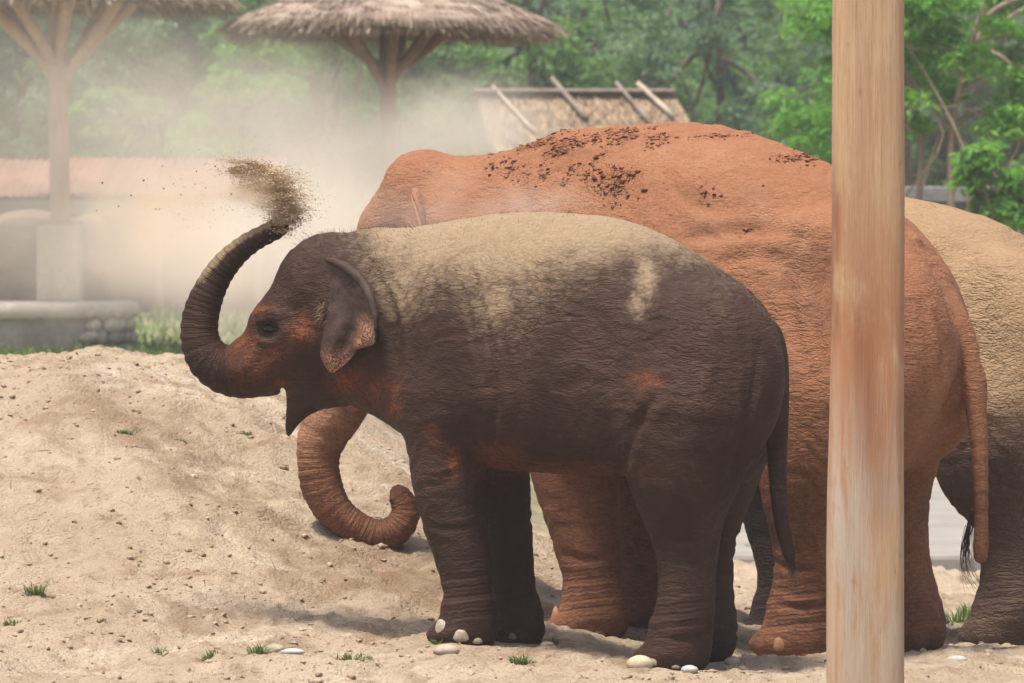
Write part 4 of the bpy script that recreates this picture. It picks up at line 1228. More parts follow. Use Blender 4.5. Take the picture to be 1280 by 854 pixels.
# ---- block wall with coping and pillar, right
blk = simple('grey_block', (0.17, 0.175, 0.18), (0.26, 0.265, 0.27), 4, .95, .01)
mort = simple('mortar', (0.16, 0.155, 0.15), (0.2, 0.2, 0.195), 9, .95, .005)
pil = simple('pale_concrete', (0.36, 0.38, 0.40), (0.48, 0.50, 0.52), 3, .9, .008)
wall = empty('block_wall', (3.1, 62, -.2))
tag(wall, 'grey concrete block wall with coping behind the tan elephant', 'wall')
WL, WH = 8.0, 2.72
obj('mortar_core', make_mesh('mortar_core', *box(WL / 2, .09, WH / 2, WL, .16, WH), smooth=False), mort, wall)
bme = make_mesh('block', *box(0, 0, 0, .385, .03, .185), smooth=False); bme.materials.append(blk)
hb = make_mesh('half_block', *box(0, 0, 0, .185, .03, .185), smooth=False); hb.materials.append(blk)
for rr in range(13):
    x = 0.0; first = rr % 2
    while x < WL - .15:
        half = (first and x == 0) or x + .4 > WL + .01
        wd = .2 if half else .4
        o = obj('block', hb if half else bme, None, wall, (x + wd / 2, .004 + random.uniform(-.006, .004), .12 + rr * .2))
        o.rotation_euler = (random.uniform(-.01, .01), random.uniform(-.008, .008), 0)
        x += wd
bevel(obj('coping', make_mesh('coping', *box(WL / 2, .06, WH + .085, WL + .05, .30, .17), smooth=False), blk, wall), .015)
p0 = empty('concrete_pillar', (at(1257, 300, 61)[0], 61.0, -.2))
tag(p0, 'pale square concrete pillar in front of the grey block wall', 'pillar')
for k in range(7):
    bevel(obj('pillar_block', make_mesh('pillar_block', *box(0, 0, .2 + k * .405, .27, .27, .395), smooth=False), pil, p0), .012)
bevel(obj('cap', make_mesh('cap', *box(0, 0, .2 + 6.5 * .405 + .03, .31, .31, .05), smooth=False), pil, p0), .01)

# ---- timber post in front
t = NT('weathered_timber')
v = t.coords((1, 1, .07)); vo = t.coords()
g1 = t.noise(v, 30, 7, .7, .5); g2 = t.noise(t.coords((1, 1, .022)), 170, 5, .75); blot = t.noise(t.coords((1.5, 1.5, .5)), 3.6, 6, .65, .5)
col = t.mix(t.ramp(g1, .34, .66), (0.44, 0.295, 0.175), (0.53, 0.375, 0.235))
col = t.mix(t.math('MULTIPLY', t.ramp(g2, .52, .70), .6), col, (0.27, 0.16, 0.09))
col = t.mix(t.math('MULTIPLY', t.attr('mud'), t.ramp(blot, .30, .55)), col, (0.37, 0.165, 0.082))
col = t.mix(t.math('MULTIPLY', t.attr('grey'), t.ramp(t.math('ADD', t.math('MULTIPLY', g1, .5), t.math('MULTIPLY', blot, .5)), .40, .58)), col, (0.46, 0.41, 0.34))
drk = t.math('MULTIPLY', t.attr('dark'), t.ramp(t.math('ADD', t.math('MULTIPLY', blot, .6), t.math('MULTIPLY', g1, .4)), .36, .54))
col = t.mix(drk, col, (0.24, 0.095, 0.045))
spots = t.noise(t.coords((1, 1, .4)), 22, 4, .6)
col = t.mix(t.math('MULTIPLY', t.ramp(spots, .63, .72), .55), col, (0.33, 0.15, 0.075))
timber = t.bsdf(col, .8, .2, t.math('ADD', g1, t.math('MULTIPLY', g2, .6)), .008)
PY = 21.6
nz, nt = 150, 64
zz = np.linspace(-.35, 3.3, nz)
pyy = HOR + (CAMH - zz) * FPX / PY
xl = np.interp(pyy, [0, 250, 420, 600, 700, 900], [1044.5, 1043, 1042, 1037, 1036, 1036])
xr = np.interp(pyy, [0, 300, 600, 900], [1132, 1133, 1131.5, 1132])
cxm = (xl + xr) / 2; hw = (xr - xl) / 2 / FPX * PY
th = np.linspace(0, 2 * np.pi, nt, endpoint=False)
ex = 2 / 4.2
cx = np.sign(np.cos(th)) * np.abs(np.cos(th)) ** ex; cy = np.sign(np.sin(th)) * np.abs(np.sin(th)) ** ex
V = np.stack([((cxm[:, None] - 640) / FPX * PY + hw[:, None] * cx[None]), PY + .13 + hw[:, None] * cy[None], np.repeat(zz[:, None], nt, 1)], -1).reshape(-1, 3)
nn = fbm(V * np.array([14, 14, 1.2]), 4)
ctr = np.stack([np.repeat((cxm - 640) / FPX * PY, nt), np.full(nz * nt, PY + .13)], 1)
dv = V[:, :2] - ctr
V[:, :2] += dv / np.linalg.norm(dv, axis=1)[:, None] * (nn * .005)[:, None]
ix = np.arange(nz * nt).reshape(nz, nt); jx = np.roll(ix, -1, 1)
F = np.stack([ix[:-1], jx[:-1], jx[1:], ix[1:]], -1).reshape(-1, 4)
F = np.concatenate([F, np.stack([ix[-1, :nt // 2][:-1], ix[-1, 1:nt // 2], ix[-1, ::-1][:nt // 2 - 1], np.roll(ix[-1, ::-1], 1)[:nt // 2 - 1]], 1)])
root = empty('timber_post', (0, 0, 0))
tag(root, 'tall pale squared timber post with orange mud stains standing before the elephants', 'post')
me = make_mesh('post_shaft', V, F)
pyv = HOR + (CAMH - V[:, 2]) * FPX / PY
pxv = 640 + V[:, 0] / PY * FPX
fattr(me, 'mud', np.interp(pyv, [0, 200, 330, 420, 560, 640, 720, 900], [.1, .25, .7, .9, .85, .4, .35, .4]))
fattr(me, 'grey', np.interp(pyv, [0, 430, 560, 620, 740, 900], [.10, .05, .5, .9, .8, .5]))
band = np.exp(-((pxv - np.interp(pyv, [400, 470, 540, 640], [1078, 1082, 1092, 1098])) / 15) ** 2) * np.interp(pyv, [330, 420, 540, 640, 690], [0, .75, .7, .5, 0])
edge = np.exp(-((pxv - np.interp(pyv, [270, 420], [1046, 1046])) / 5) ** 2) * np.interp(pyv, [200, 260, 400, 440], [0, .9, .9, 0])
fattr(me, 'dark', np.clip(np.maximum(band, edge), 0, 1))
obj('post_shaft', me, timber, root)

# ---- thatched parasols on the bank
th1 = NT('grey_thatch')
v = th1.coords()
tint = th1.attr('tint')
thatch = th1.bsdf(th1.mix(tint, (0.15, 0.105, 0.08), (0.40, 0.33, 0.275)), .9, .15)
th2 = NT('golden_straw')
straw_m = th2.bsdf(th2.mix(th2.attr('tint'), (0.20, 0.145, 0.10), (0.42, 0.325, 0.23)), .9, .15)
pole_m = simple('brown_pole', (0.13, 0.075, 0.05), (0.22, 0.13, 0.085), 4, .85, .006, (1, 1, .3))
palepole = simple('pale_pole', (0.42, 0.27, 0.17), (0.55, 0.38, 0.26), 5, .85, .006, (1, 1, .15))
bamboo = simple('bamboo_pole', (0.36, 0.30, 0.24), (0.5, 0.44, 0.36), 5, .7, .004, (1, 1, .3))
greypole = simple('grey_pole', (0.17, 0.13, 0.115), (0.27, 0.22, 0.20), 5, .8, .005)
plinth_m = simple('plaster', (0.42, 0.35, 0.27), (0.52, 0.44, 0.35), 4, .9, .006)
slab_m = simple('slab_concrete', (0.40, 0.365, 0.31), (0.50, 0.46, 0.40), 3, .9, .01)
rub = simple('rubble_stone', (0.20, 0.185, 0.165), (0.30, 0.28, 0.25), 3, .95, .02)

def strands(p, d, L, wd, r):
    """thin straw blades: start points, directions, lengths"""
    n = len(p)
    d = d / (np.linalg.norm(d, axis=1)[:, None] + 1e-9)
    s = np.cross(d, r.normal(size=(n, 3))); s /= np.linalg.norm(s, axis=1)[:, None] + 1e-9
    s *= wd * .5
    L = L[:, None]
    e = p + d * L + np.array([0, 0, -.12]) * L
    V = np.stack([p - s, p + s, e + s * .4, e - s * .4], 1).reshape(-1, 3)
    return V, np.arange(4 * n).reshape(n, 4), np.repeat(r.random(n), 4)

def parasol(px, Y, eave_y, rad, rise, seed, label, post_top, joint_y, tilt, platform, post_mat, postw, offx=0.0, strut_ang=None):
    r = np.random.default_rng(seed)
    X = (px - 640) / FPX * Y
    g = float(gz(X, Y))
    ez = at(px, eave_y, Y)[2]
    root = empty('thatched_parasol', (X, Y, g))
    tag(root, label, 'parasol', 'thatched parasols on the bank')
    ez -= g
    # roof shell: slightly convex cone with a ragged, thick eave
    nr, na = 22, 72
    V = []
    aa = np.linspace(0, 2 * np.pi, na, endpoint=False)
    for side in (0, 1):
        for i in range(nr):
            q = i / (nr - 1)
            rr = rad * (q + .02) * (1 + .015 * np.sin(5 * aa + seed) + .012 * r.normal(size=na) * q)
            z = ez + rise * (1 - q ** 1.25) - (.11 * (1 - .5 * (1 - q)) if side else 0) + .012 * r.normal(size=na) * q
            V.append(np.stack([offx + rr * np.cos(aa), rr * np.sin(aa), z + tilt * rr * np.cos(aa)], 1))
    V = np.concatenate(V)
    ix = np.arange(nr * na).reshape(nr, na); jx = np.roll(ix, -1, 1)
    up = np.stack([ix[:-1], ix[1:], jx[1:], jx[:-1]], -1).reshape(-1, 4)
    m = nr * na
    rimf = np.stack([ix[-1], ix[-1] + m, jx[-1] + m, jx[-1]], -1)
    F = np.concatenate([up, up[:, ::-1] + m, rimf])
    me = make_mesh('canopy', V, F)
    fattr(me, 'tint', .25 + .5 * r.random(len(V)))
    can = obj('canopy', me, thatch, root)
    # straw lying down the slope in courses and hanging over the eave
    n = 16000
    q = np.sqrt(r.random(n)); q = np.floor(q * 9 + r.random(n) * .8) / 9.4; q = np.clip(q + .03 * r.random(n), .05, 1.0)
    a = r.uniform(0, 2 * np.pi, n)
    rr = rad * q
    p = np.stack([offx + rr * np.cos(a), rr * np.sin(a), ez + rise * (1 - q ** 1.25) + tilt * rr * np.cos(a) + .012 + .02 * r.random(n)], 1)
    slope = -rise / rad * 1.25 * q ** .25
    d = np.stack([np.cos(a), np.sin(a), slope - .12], 1) + r.normal(size=(n, 3)) * .13
    L = r.uniform(.10, .30, n)
    a1 = strands(p, d, L, .010, r)
    n2 = 5200
    a = r.uniform(0, 2 * np.pi, n2); q = r.uniform(.93, 1.0, n2); rr = rad * q
    p = np.stack([offx + rr * np.cos(a), rr * np.sin(a), ez + tilt * rr * np.cos(a) - .11 * r.random(n2) + .02], 1)
    d = np.stack([np.cos(a) * .7, np.sin(a) * .7, np.full(n2, -.75)], 1) + r.normal(size=(n2, 3)) * .25
    a2 = strands(p, d, r.uniform(.05, .17, n2), .011, r)
    Vs, Fs = merge([a1[:2], a2[:2]])
    me = make_mesh('straw', Vs, Fs, False)
    fattr(me, 'tint', np.concatenate([a1[2], a2[2] * .8]))
    tag(obj('straw', me, thatch, can), kind='stuff')
    # post, struts, rafters
    jz = at(px, joint_y, Y)[2] - g
    pz = np.array([[0, 0, platform[2] if platform else 0], [.01, 0, jz * .5], [-.01, 0, jz], [offx * .5, 0, ez + rise * .5]])
    pp = catmull(pz, 6)
    obj('post', make_mesh('post', *tube(pp, postw / 2, 14, .03)), post_mat, root)
    for i, an in enumerate(strut_ang if strut_ang is not None else np.arange(8) / 8 * 2 * math.pi + .2):
        e = np.array([offx + .58 * rad * math.cos(an), .58 * rad * math.sin(an), ez + rise * (1 - .58 ** 1.25) - .13 + tilt * .58 * rad * math.cos(an)])
        s = np.array([.04 * math.cos(an), .04 * math.sin(an), jz + r.uniform(-.12, .12)])
        obj('strut', make_mesh('strut', *tube(np.linspace(s, e, 5), postw * .3, 8, .06)), pole_m if post_mat is pole_m else post_mat, root)
    for i in range(14):
        an = i / 14 * 2 * math.pi + .1 + r.normal() * .05
        q0, q1 = .3, 1.02 + .06 * r.random()
        P = [np.array([offx + rad * q * math.cos(an), rad * q * math.sin(an), ez + rise * (1 - q ** 1.25) - .125 + tilt * rad * q * math.cos(an)]) for q in np.linspace(q0, q1, 5)]
        obj('rafter', make_mesh('rafter', *tube(P, .02, 7, .05)), bamboo, root)
    return root, X, g

# left parasol: plinth and round stone seat
LPY = 58.0
plat_z = at(75, 377, LPY)[2]
Xl = (75 - 640) / FPX * LPY
gl = float(gz(Xl, LPY))
parasol(74, LPY, -5, 1.66, .60, 51, 'thatched parasol on a pale post with plinth, at the edge of the dust', None, 88, .0, (0, 0, at(75, 285, LPY)[2] - gl), palepole, .205,
        offx=.0)
pl = empty('round_stone_seat', (Xl, LPY, gl))
tag(pl, 'low round stone seat with pale slab top around a parasol post', 'stone seat')
na = 60
aa = np.linspace(0, 2 * np.pi, na, endpoint=False)
prof = [(.02, .0), (.68, .0), (.765, -.015), (.79, -.06), (.785, -.13), (.74, -.165), (.69, -.17)]
r_ = np.random.default_rng(5)
wob = 1 + .02 * np.sin(3 * aa + 1) + .012 * r_.normal(size=na)
V = np.concatenate([np.stack([a * wob * np.cos(aa), a * wob * np.sin(aa), np.full(na, plat_z - gl + b) + .006 * r_.normal(size=na)], 1) for a, b in prof])
ix = np.arange(len(prof) * na).reshape(-1, na); jx = np.roll(ix, -1, 1)
F = np.stack([ix[:-1], ix[1:], jx[1:], jx[:-1]], -1).reshape(-1, 4)
obj('slab', make_mesh('slab', V, F), slab_m, pl)
hgt = plat_z - gl - .165
V, F = tube([(0, 0, -.15), (0, 0, hgt * .5), (0, 0, hgt)], [.70, .69, .68], 48, .012)
obj('base_wall', make_mesh('base_wall', V, F), rub, pl)
# rubble stones facing the seat where the render has fallen away
Vi, Fi = ico(2)
for row in range(4):
    for k in range(26):
        an = (k + .5 * (row % 2)) / 26 * 2 * math.pi + r_.normal() * .03
        if not (-1.15 < math.atan2(math.sin(an), math.cos(an)) < .9): continue
        s = np.array([.10, .085, .075]) * r_.uniform(.8, 1.2, 3)
        Vb = Vi * (1 + .10 * r_.normal(size=(len(Vi), 1))) * s
        o = obj('stone', make_mesh('stone', Vb, Fi), slab_m if r_.random() < .5 else rub, pl, (.70 * math.cos(an), .70 * math.sin(an), .06 + row * .125))
        o.rotation_euler = (0, 0, an + math.pi / 2)
pd = empty('post_plinth', (Xl, LPY, plat_z + .002))
tag(pd, 'pale square plastered plinth carrying the parasol post on the stone seat', 'plinth')
hp = at(75, 281, LPY)[2] - plat_z
V, F = box(0, 0, hp / 2, .44, .44, hp)
V[4:, :2] *= .95
o = obj('plinth_block', make_mesh('plinth_block', V, F, False), plinth_m, pd); bevel(o, .02, 3)
# middle parasol
parasol(486, 58.5, 29, 1.60, .56, 52, 'wide grey thatched parasol on dark forked struts behind the dust', None, 104, -.004, None, pole_m, .19, offx=.02,
        strut_ang=[R(a) for a in (180, 205, 235, 275, 310, 345, 30, 80, 130)])

# ---- straw hut
HYY = 76.0
hut = empty('straw_hut', (at(715, 300, HYY)[0], HYY, 0))
tag(hut, 'straw roofed hut with weighting poles laid down its roof', 'hut')
hc = hut.location.x
r_ = np.random.default_rng(9)
zr = at(700, 116, HYY)[2]; x0 = at(596, 0, HYY)[0] - hc; x1 = at(840, 0, HYY)[0] - hc
ze = zr - 1.55; ye = 1.5
xe0, xe1 = x0 + .55, x1 + .75
def roofpt(s, q, side=-1):
    a = x0 + (x1 - x0) * s; b = xe0 - .1 + (xe1 + .1 - xe0) * s
    return np.array([a + (b - a) * q, side * ye * q, zr + (ze - zr) * q - .06 * math.sin(q * math.pi) * -1])
for side in (-1, 1):
    G = np.array([[roofpt(s, q, side) for s in np.linspace(0, 1, 40)] for q in np.linspace(0, 1, 16)])
    G[..., 2] += .02 * r_.normal(size=G.shape[:2])
    top = G.reshape(-1, 3); bot = top - [0, 0, .14]
    ix = np.arange(len(top)).reshape(16, 40)
    q4 = np.stack([ix[:-1, :-1], ix[1:, :-1], ix[1:, 1:], ix[:-1, 1:]], -1).reshape(-1, 4)
    edge = list(ix[0]) + list(ix[1:, -1]) + list(ix[-1, -2::-1]) + list(ix[-2:0:-1, 0]); e2 = edge[1:] + edge[:1]
    F = np.concatenate([q4, q4[:, ::-1] + len(top), np.array([(a, a + len(top), b + len(top), b) for a, b in zip(edge, e2)])])
    me = make_mesh('roof', np.concatenate([top, bot]), F)
    fattr(me, 'tint', .35 + .4 * r_.random(len(me.vertices)))
    rf = obj('roof', me, straw_m, hut)
    n = 9000
    s, q = r_.random(n), r_.random(n); q = np.clip(np.floor(q * 10 + r_.random(n)) / 10.5, 0, 1)
    p = np.array([roofpt(a, b, side) for a, b in zip(s, q)]) + np.stack([0 * s, 0 * s, .015 + .02 * r_.random(n)], 1)
    d = np.tile([.15, side * ye, ze - zr - .1], (n, 1)) + r_.normal(size=(n, 3)) * .45
    a1 = strands(p, d, r_.uniform(.1, .3, n), .014, r_)
    me = make_mesh('straw', a1[0], a1[1], False); fattr(me, 'tint', a1[2])
    tag(obj('straw', me, straw_m, rf), kind='stuff')
me = make_mesh('ridge_cap', *box((x0 + x1) / 2, 0, zr + .02, x1 - x0 + .1, .30, .06), smooth=False)
bevel(obj('ridge_cap', me, greypole, hut), .03)
def rp(px, py):
    """point just above the near roof slope seen at a pixel"""
    best = None
    for q in np.linspace(-.25, 1, 400):
        Y = HYY - ye * q
        p = at(px, py, Y)
        e = abs(p[2] - (zr + (ze - zr) * q + .14))
        if best is None or e < best[0]: best = (e, p)
    return best[1] - [hc, HYY, 0]
for (xa, ya, xb, yb, rr, m) in ((690, 98, 733, 149, .036, greypole), (770, 103, 815, 157, .03, greypole), (797, 104, 842, 146, .034, bamboo), (616, 108, 668, 165, .022, bamboo), (633, 150, 646, 186, .03, greypole)):
    a, b = rp(xa, ya), rp(xb, yb)
    obj('roof_pole', make_mesh('roof_pole', *tube(np.linspace(a, b, 6), rr, 9, .05)), m, hut)
for xx in (xe0 + .15, (xe0 + xe1) / 2, xe1 - .15):
    for yy in (-1.2, 1.2):
        obj('corner_post', make_mesh('corner_post', *tube([(xx, yy, -.2), (xx, yy, 1.2), (xx, yy, zr + (ze - zr) * .8 - .2)], .07, 9, .04)), greypole, hut)

# ---- low shed with rusty roof sheets, left
SHY = 74.0
shed = empty('rusty_roof_shed', (at(110, 0, SHY)[0], SHY, float(gz(-5.5, SHY))))
tag(shed, 'long low shed with faded rust red sheet roof and dim open bays', 'shed')
sg = shed.location.z; scx = shed.location.x
zt_ = at(0, 199, SHY + 1.4)[2] - sg; zb_ = at(0, 244, SHY - 1.4)[2] - sg
rust_m = simple('faded_rust_sheet', (0.20, 0.10, 0.078), (0.29, 0.165, 0.13), 2.2, .8, .01, (1, .2, 1))
dimm = simple('dim_wall', (0.06, 0.055, 0.05), (0.09, 0.08, 0.075), 2, .95, .01)
pale_wall = simple('pale_render', (0.24, 0.235, 0.23), (0.32, 0.31, 0.30), 2, .9, .006)
na = 22
for k in range(9):
    xs = np.linspace(0, .80, na); zc = .018 * np.sin(xs * 2 * math.pi / .1)
    dz = random.uniform(-.02, .02)
    V = []
    for y, z in ((-1.45, zb_), (1.45, zt_)):
        V.append(np.stack([xs, np.full(na, y + random.uniform(-.06, .06)), z + zc + dz], 1))
    V = np.concatenate(V); V2 = V - [0, 0, .012]
    ix = np.arange(2 * na).reshape(2, na)
    q4 = np.stack([ix[:-1, :-1], ix[:-1, 1:], ix[1:, 1:], ix[1:, :-1]], -1).reshape(-1, 4)
    edge = list(ix[0]) + list(ix[1][::-1]); e2 = edge[1:] + edge[:1]
    F = np.concatenate([q4, q4[:, ::-1] + 2 * na, np.array([(b, b + 2 * na, a + 2 * na, a) for a, b in zip(edge, e2)])])
    obj('roof_sheet', make_mesh('roof_sheet', np.concatenate([V, V2]), F), rust_m, shed, (-4.2 + k * .74, 0, .02 * (k % 2)))
LW = 6.6
obj('back_wall', make_mesh('back_wall', *box(-.9, 1.3, zt_ / 2 - .2, LW, .14, zt_ + .3), smooth=False), dimm, shed)
obj('fascia', make_mesh('fascia', *box(-.9, -1.3, zb_ - .16, LW, .05, .2), smooth=False), pale_wall, shed)
for k in range(6):
    obj('shed_post', make_mesh('shed_post', *tube([(-4.0 + k * 1.25, -1.22, -.2), (-4.0 + k * 1.25, -1.22, zb_ - .05)], .05, 8, .02)), greypole, shed)

# ------------------------------------------------------------------ ground dressing
stone_m = simple('river_stone', (0.30, 0.255, 0.205), (0.40, 0.35, 0.29), 14, .8, .003)
stone_pale = simple('pale_pebble', (0.44, 0.36, 0.26), (0.54, 0.46, 0.35), 14, .75, .002)
stone_grey = simple('grey_stone', (0.34, 0.33, 0.31), (0.44, 0.43, 0.41), 14, .8, .003)
Vi, Fi = ico(3)
SL = [(558, 829, 34, 15, stone_m, 'oval tan stone lying below the young elephant fore foot'),
      (800, 837, 34, 19, stone_pale, 'smooth cream coloured egg shaped stone at the young elephant hind toes'),
      (344, 816, 26, 12, stone_m, 'rounded tan stone beside a grass tuft on bare earth'),
      (366, 832, 30, 8, stone_grey, 'flat grey stone sunk into the bare earth'),
      (684, 811, 18, 8, stone_pale, 'small pale stone behind the young elephant far fore foot'),
      (862, 842, 22, 10, stone_grey, 'small grey pebble under the young elephant hind heel'),
      (1233, 816, 34, 12, stone_pale, 'broad pale stone by the tan elephant foot'),
      (1196, 829, 26, 10, stone_grey, 'whitish flat stone beside the timber post'),
      (915, 829, 20, 11, stone_m, 'small knobbly stone near the mud coated hind foot')]
for k, (px, py, wp, hp, m, lab) in enumerate(SL):
    g = ghit(px, py)
    r_ = np.random.default_rng(70 + k)
    pm = FPX / g[1]
    s = np.array([wp / pm / 2, wp / pm / 2 * .75, hp / pm / 2 * 1.15])
    q = Vi * (1 + .10 * fbm(Vi * 1.6 + k * 5, 3)[:, None]) * s
    o = obj('stone', make_mesh('stone', q, Fi), m, None, (g[0], g[1], gtop(g[0], g[1]) + s[2] * .45))
    o.rotation_euler = (0, 0, r_.uniform(-.4, .4))
    tag(o, lab, 'stone', 'stones on the ground')

# clods and grit
Vi, Fi = ico(1)
parts = []
r_ = np.random.default_rng(81)
n = 0
while n < 7500:
    x = r_.uniform(-2.7, 3.0); y = 22.8 + 8.5 * r_.random() ** 1.2
    dn = float(fbm(np.array([[x * 1.1, y * .8, 2.0]]), 3)[0])
    if r_.random() > .25 + 1.6 * max(0, dn + .1): continue
    s = .003 + .015 * r_.random() ** 6
    V = Vi * (1 + .2 * r_.normal(size=(len(Vi), 1))) * np.array([r_.uniform(.8, 1.5), r_.uniform(.8, 1.4), .7]) * s
    parts.append((V + [x, y, gtop(x, y) + s * .2], Fi)); n += 1
n = 900
x = r_.uniform(-2.7, 3.0, n); y = 22.8 + 8 * r_.random(n)
z = np.array([gtop(a, b) for a, b in zip(x, y)]) + .003
lit = strands(np.stack([x, y, z], 1), np.stack([r_.normal(size=n), r_.normal(size=n), .12 * np.abs(r_.normal(size=n)) + .1], 1), r_.uniform(.015, .07, n), .004, r_)
me = make_mesh('straw_litter', lit[0], lit[1], False); fattr(me, 'tint', lit[2])
tag(obj('straw_litter', me, straw_m), 'scraps of dry straw scattered over the bare earth', 'straw', kind='stuff')
clod = simple('earth_clods', (0.22, 0.155, 0.105), (0.40, 0.315, 0.235), 6, .95, .003)
tag(obj('loose_earth', make_mesh('loose_earth', *merge(parts), smooth=False), clod), 'loose earth crumbs and grit strewn over the bare ground', 'earth', kind='stuff')

# grass tufts
grass_m = leaf_mat('grass_blades', (0.055, 0.095, 0.028), (0.16, 0.21, 0.075), .25)
dry_m = leaf_mat('dry_grass_blades', (0.30, 0.25, 0.14), (0.42, 0.36, 0.22), .25)
def blades(n, rad, hgt, seed, wd=.0035):
    r = np.random.default_rng(seed)
    V, F = [], []
    for i in range(n):
        a = r.uniform(0, 6.28); q = rad * math.sqrt(r.random())
        p = np.array([q * math.cos(a), q * math.sin(a), -.01])
        d = np.array([math.cos(a), math.sin(a), 0]) * r.uniform(.1, .9) + r.normal(size=3) * .2
        d[2] = 1
        d /= np.linalg.norm(d); L = hgt * r.uniform(.4, 1.2)
        s = np.array([-d[1], d[0], 0]); s = s / (np.linalg.norm(s) + 1e-9) * wd
        m = p + d * L * .55; e = p + d * L + np.array([d[0], d[1], -.5]) * L * .35
        b = len(V)
        V += [p - s, p + s, m + s * .8, m - s * .8, e + s * .1, e - s * .1]
        F += [(b, b + 1, b + 2, b + 3), (b + 3, b + 2, b + 4, b + 5)]
    return np.array(V), np.array(F)
GL = [(324, 830, 24, .055, 'green grass tuft beside the rounded tan stone'), (268, 824, 22, .05, 'thick green grass tuft on the lower slope, nearest the bare earth edge'),
      (440, 832, 44, .04, 'wide thin patch of green grass below the coiled trunk'), (198, 806, 22, .035, 'small green sprig on the lower left slope'),
      (43, 747, 24, .04, 'green sprig low on the pale bank'), (650, 836, 24, .04, 'small green sprig below the young elephant belly'),
      (1196, 782, 38, .085, 'green grass clump between the mud coated leg and tan elephant'), (1212, 772, 24, .06, 'paler grass clump close to the tan elephant foot'),
      (548, 808, 14, .03, 'tiny green sprig at the young elephant fore toes'), (945, 693, 18, .10, 'green weed showing past the young elephant tail'),
      (305, 545, 20, .03, 'faint green sprig halfway up the bank'), (155, 545, 16, .03, 'faint olive sprig near the bank crest'), (225, 548, 14, .03, 'thin sprig on the middle of the bank'),
      (15, 778, 20, .03, 'green sprig at the foot of the bank by pale dry crust'), (690, 806, 12, .03, 'tiny sprig beside the pale stone')]
for k, (px, py, wp, hg, lab) in enumerate(GL):
    g = ghit(px, py)
    me = make_mesh('grass_tuft', *blades(int(34 + wp * 2.0), wp / FPX * g[1] / 2, hg * (1.55 if py > 700 else 1.0), 400 + k), smooth=False)
    fattr(me, 'tint', np.repeat(np.random.default_rng(k).random(len(me.vertices) // 6), 6))
    o = obj('grass_tuft', me, grass_m, None, (g[0], g[1], gtop(g[0], g[1])))
    tag(o, lab, 'grass', 'grass tufts on the bare ground')
o = None
g = ghit(920, 834)
me = make_mesh('dry_grass_tuft', *blades(90, .05, .05, 450, .002), smooth=False)
fattr(me, 'tint', np.repeat(np.random.default_rng(77).random(len(me.vertices) // 6), 6))
tag(obj('dry_grass_tuft', me, dry_m, None, (g[0], g[1], gtop(g[0], g[1]))), 'pale dry grass wisp at the young elephant hind heel', 'grass')

# rough grass on the bank behind the mound
r_ = np.random.default_rng(91)
n = 9000
x = r_.uniform(-7, -1.5, n); y = r_.uniform(36, 70, n)
z = gz(x, y)
a1 = strands(np.stack([x, y, z - .01], 1), np.stack([r_.normal(size=n) * .4, r_.normal(size=n) * .4, np.ones(n)], 1), r_.uniform(.05, .2, n), .02, r_)
me = make_mesh('bank_grass', a1[0], a1[1], False); fattr(me, 'tint', a1[2])
tag(obj('bank_grass', me, grass_m), 'rough green grass growing on the bank behind the mound', 'grass', kind='stuff')

# ------------------------------------------------------------------ sand and dust in the air
# grains of the throw
path = catmull([at(352, 284, 25.02), at(365, 262, 25.0), at(362, 241, 24.98), at(345, 224, 24.97), (at(322, 213, 24.96)), at(303, 211, 24.96)], 8)
r_ = np.random.default_rng(95)
Vi, Fi = ico(1)
Vt = np.array([[1, 1, 1], [1, -1, -1], [-1, 1, -1], [-1, -1, 1]], float) / 1.7
Ft = np.array([[0, 1, 2], [0, 3, 1], [0, 2, 3], [1, 3, 2]])
N = 60000
k = r_.random(N) ** 1.15
i = np.minimum((k * (len(path) - 1)).astype(int), len(path) - 2)
fr_ = (k * (len(path) - 1) - i)[:, None]
base = path[i] * (1 - fr_) + path[i + 1] * fr_
sp = (.022 + .030 * np.sin(np.clip(k * 1.3, 0, 1) * math.pi))[:, None]
clump = fbm(np.stack([k * 14, r_.random(N) * 4, 0 * k], 1), 3)
pos = base + r_.normal(size=(N, 3)) * sp * np.array([1.0, .9, .75])
lag = r_.random(N) ** 2.2
pos[:, 0] -= lag * .11 * (.25 + k)
pos[:, 2] += lag * .02 - .05 * lag * (1 - k)
cl = fbm(pos * np.array([12, 22, 45]), 3)
keepm = cl > -.22 + .35 * lag
pos = pos[keepm]
n = len(pos)
s = (.0009 + .0028 * r_.random(n) ** 4)[:, None, None]
Rm = r_.normal(size=(n, 3, 3)) * .35 + np.eye(3)
V = (np.einsum('nij,kj->nki', Rm, Vt) * s * np.array([1.6, 1, .8]) + pos[:, None]).reshape(-1, 3)
F = (Ft[None] + (np.arange(n) * 4)[:, None, None]).reshape(-1, 3)
sand_m = simple('thrown_sand', (0.33, 0.225, 0.13), (0.55, 0.42, 0.28), 8, .95, 0)
tag(obj('thrown_sand', make_mesh('thrown_sand', V, F, False), sand_m), 'brown spray of sand flung from the raised trunk tip', 'sand', kind='stuff')
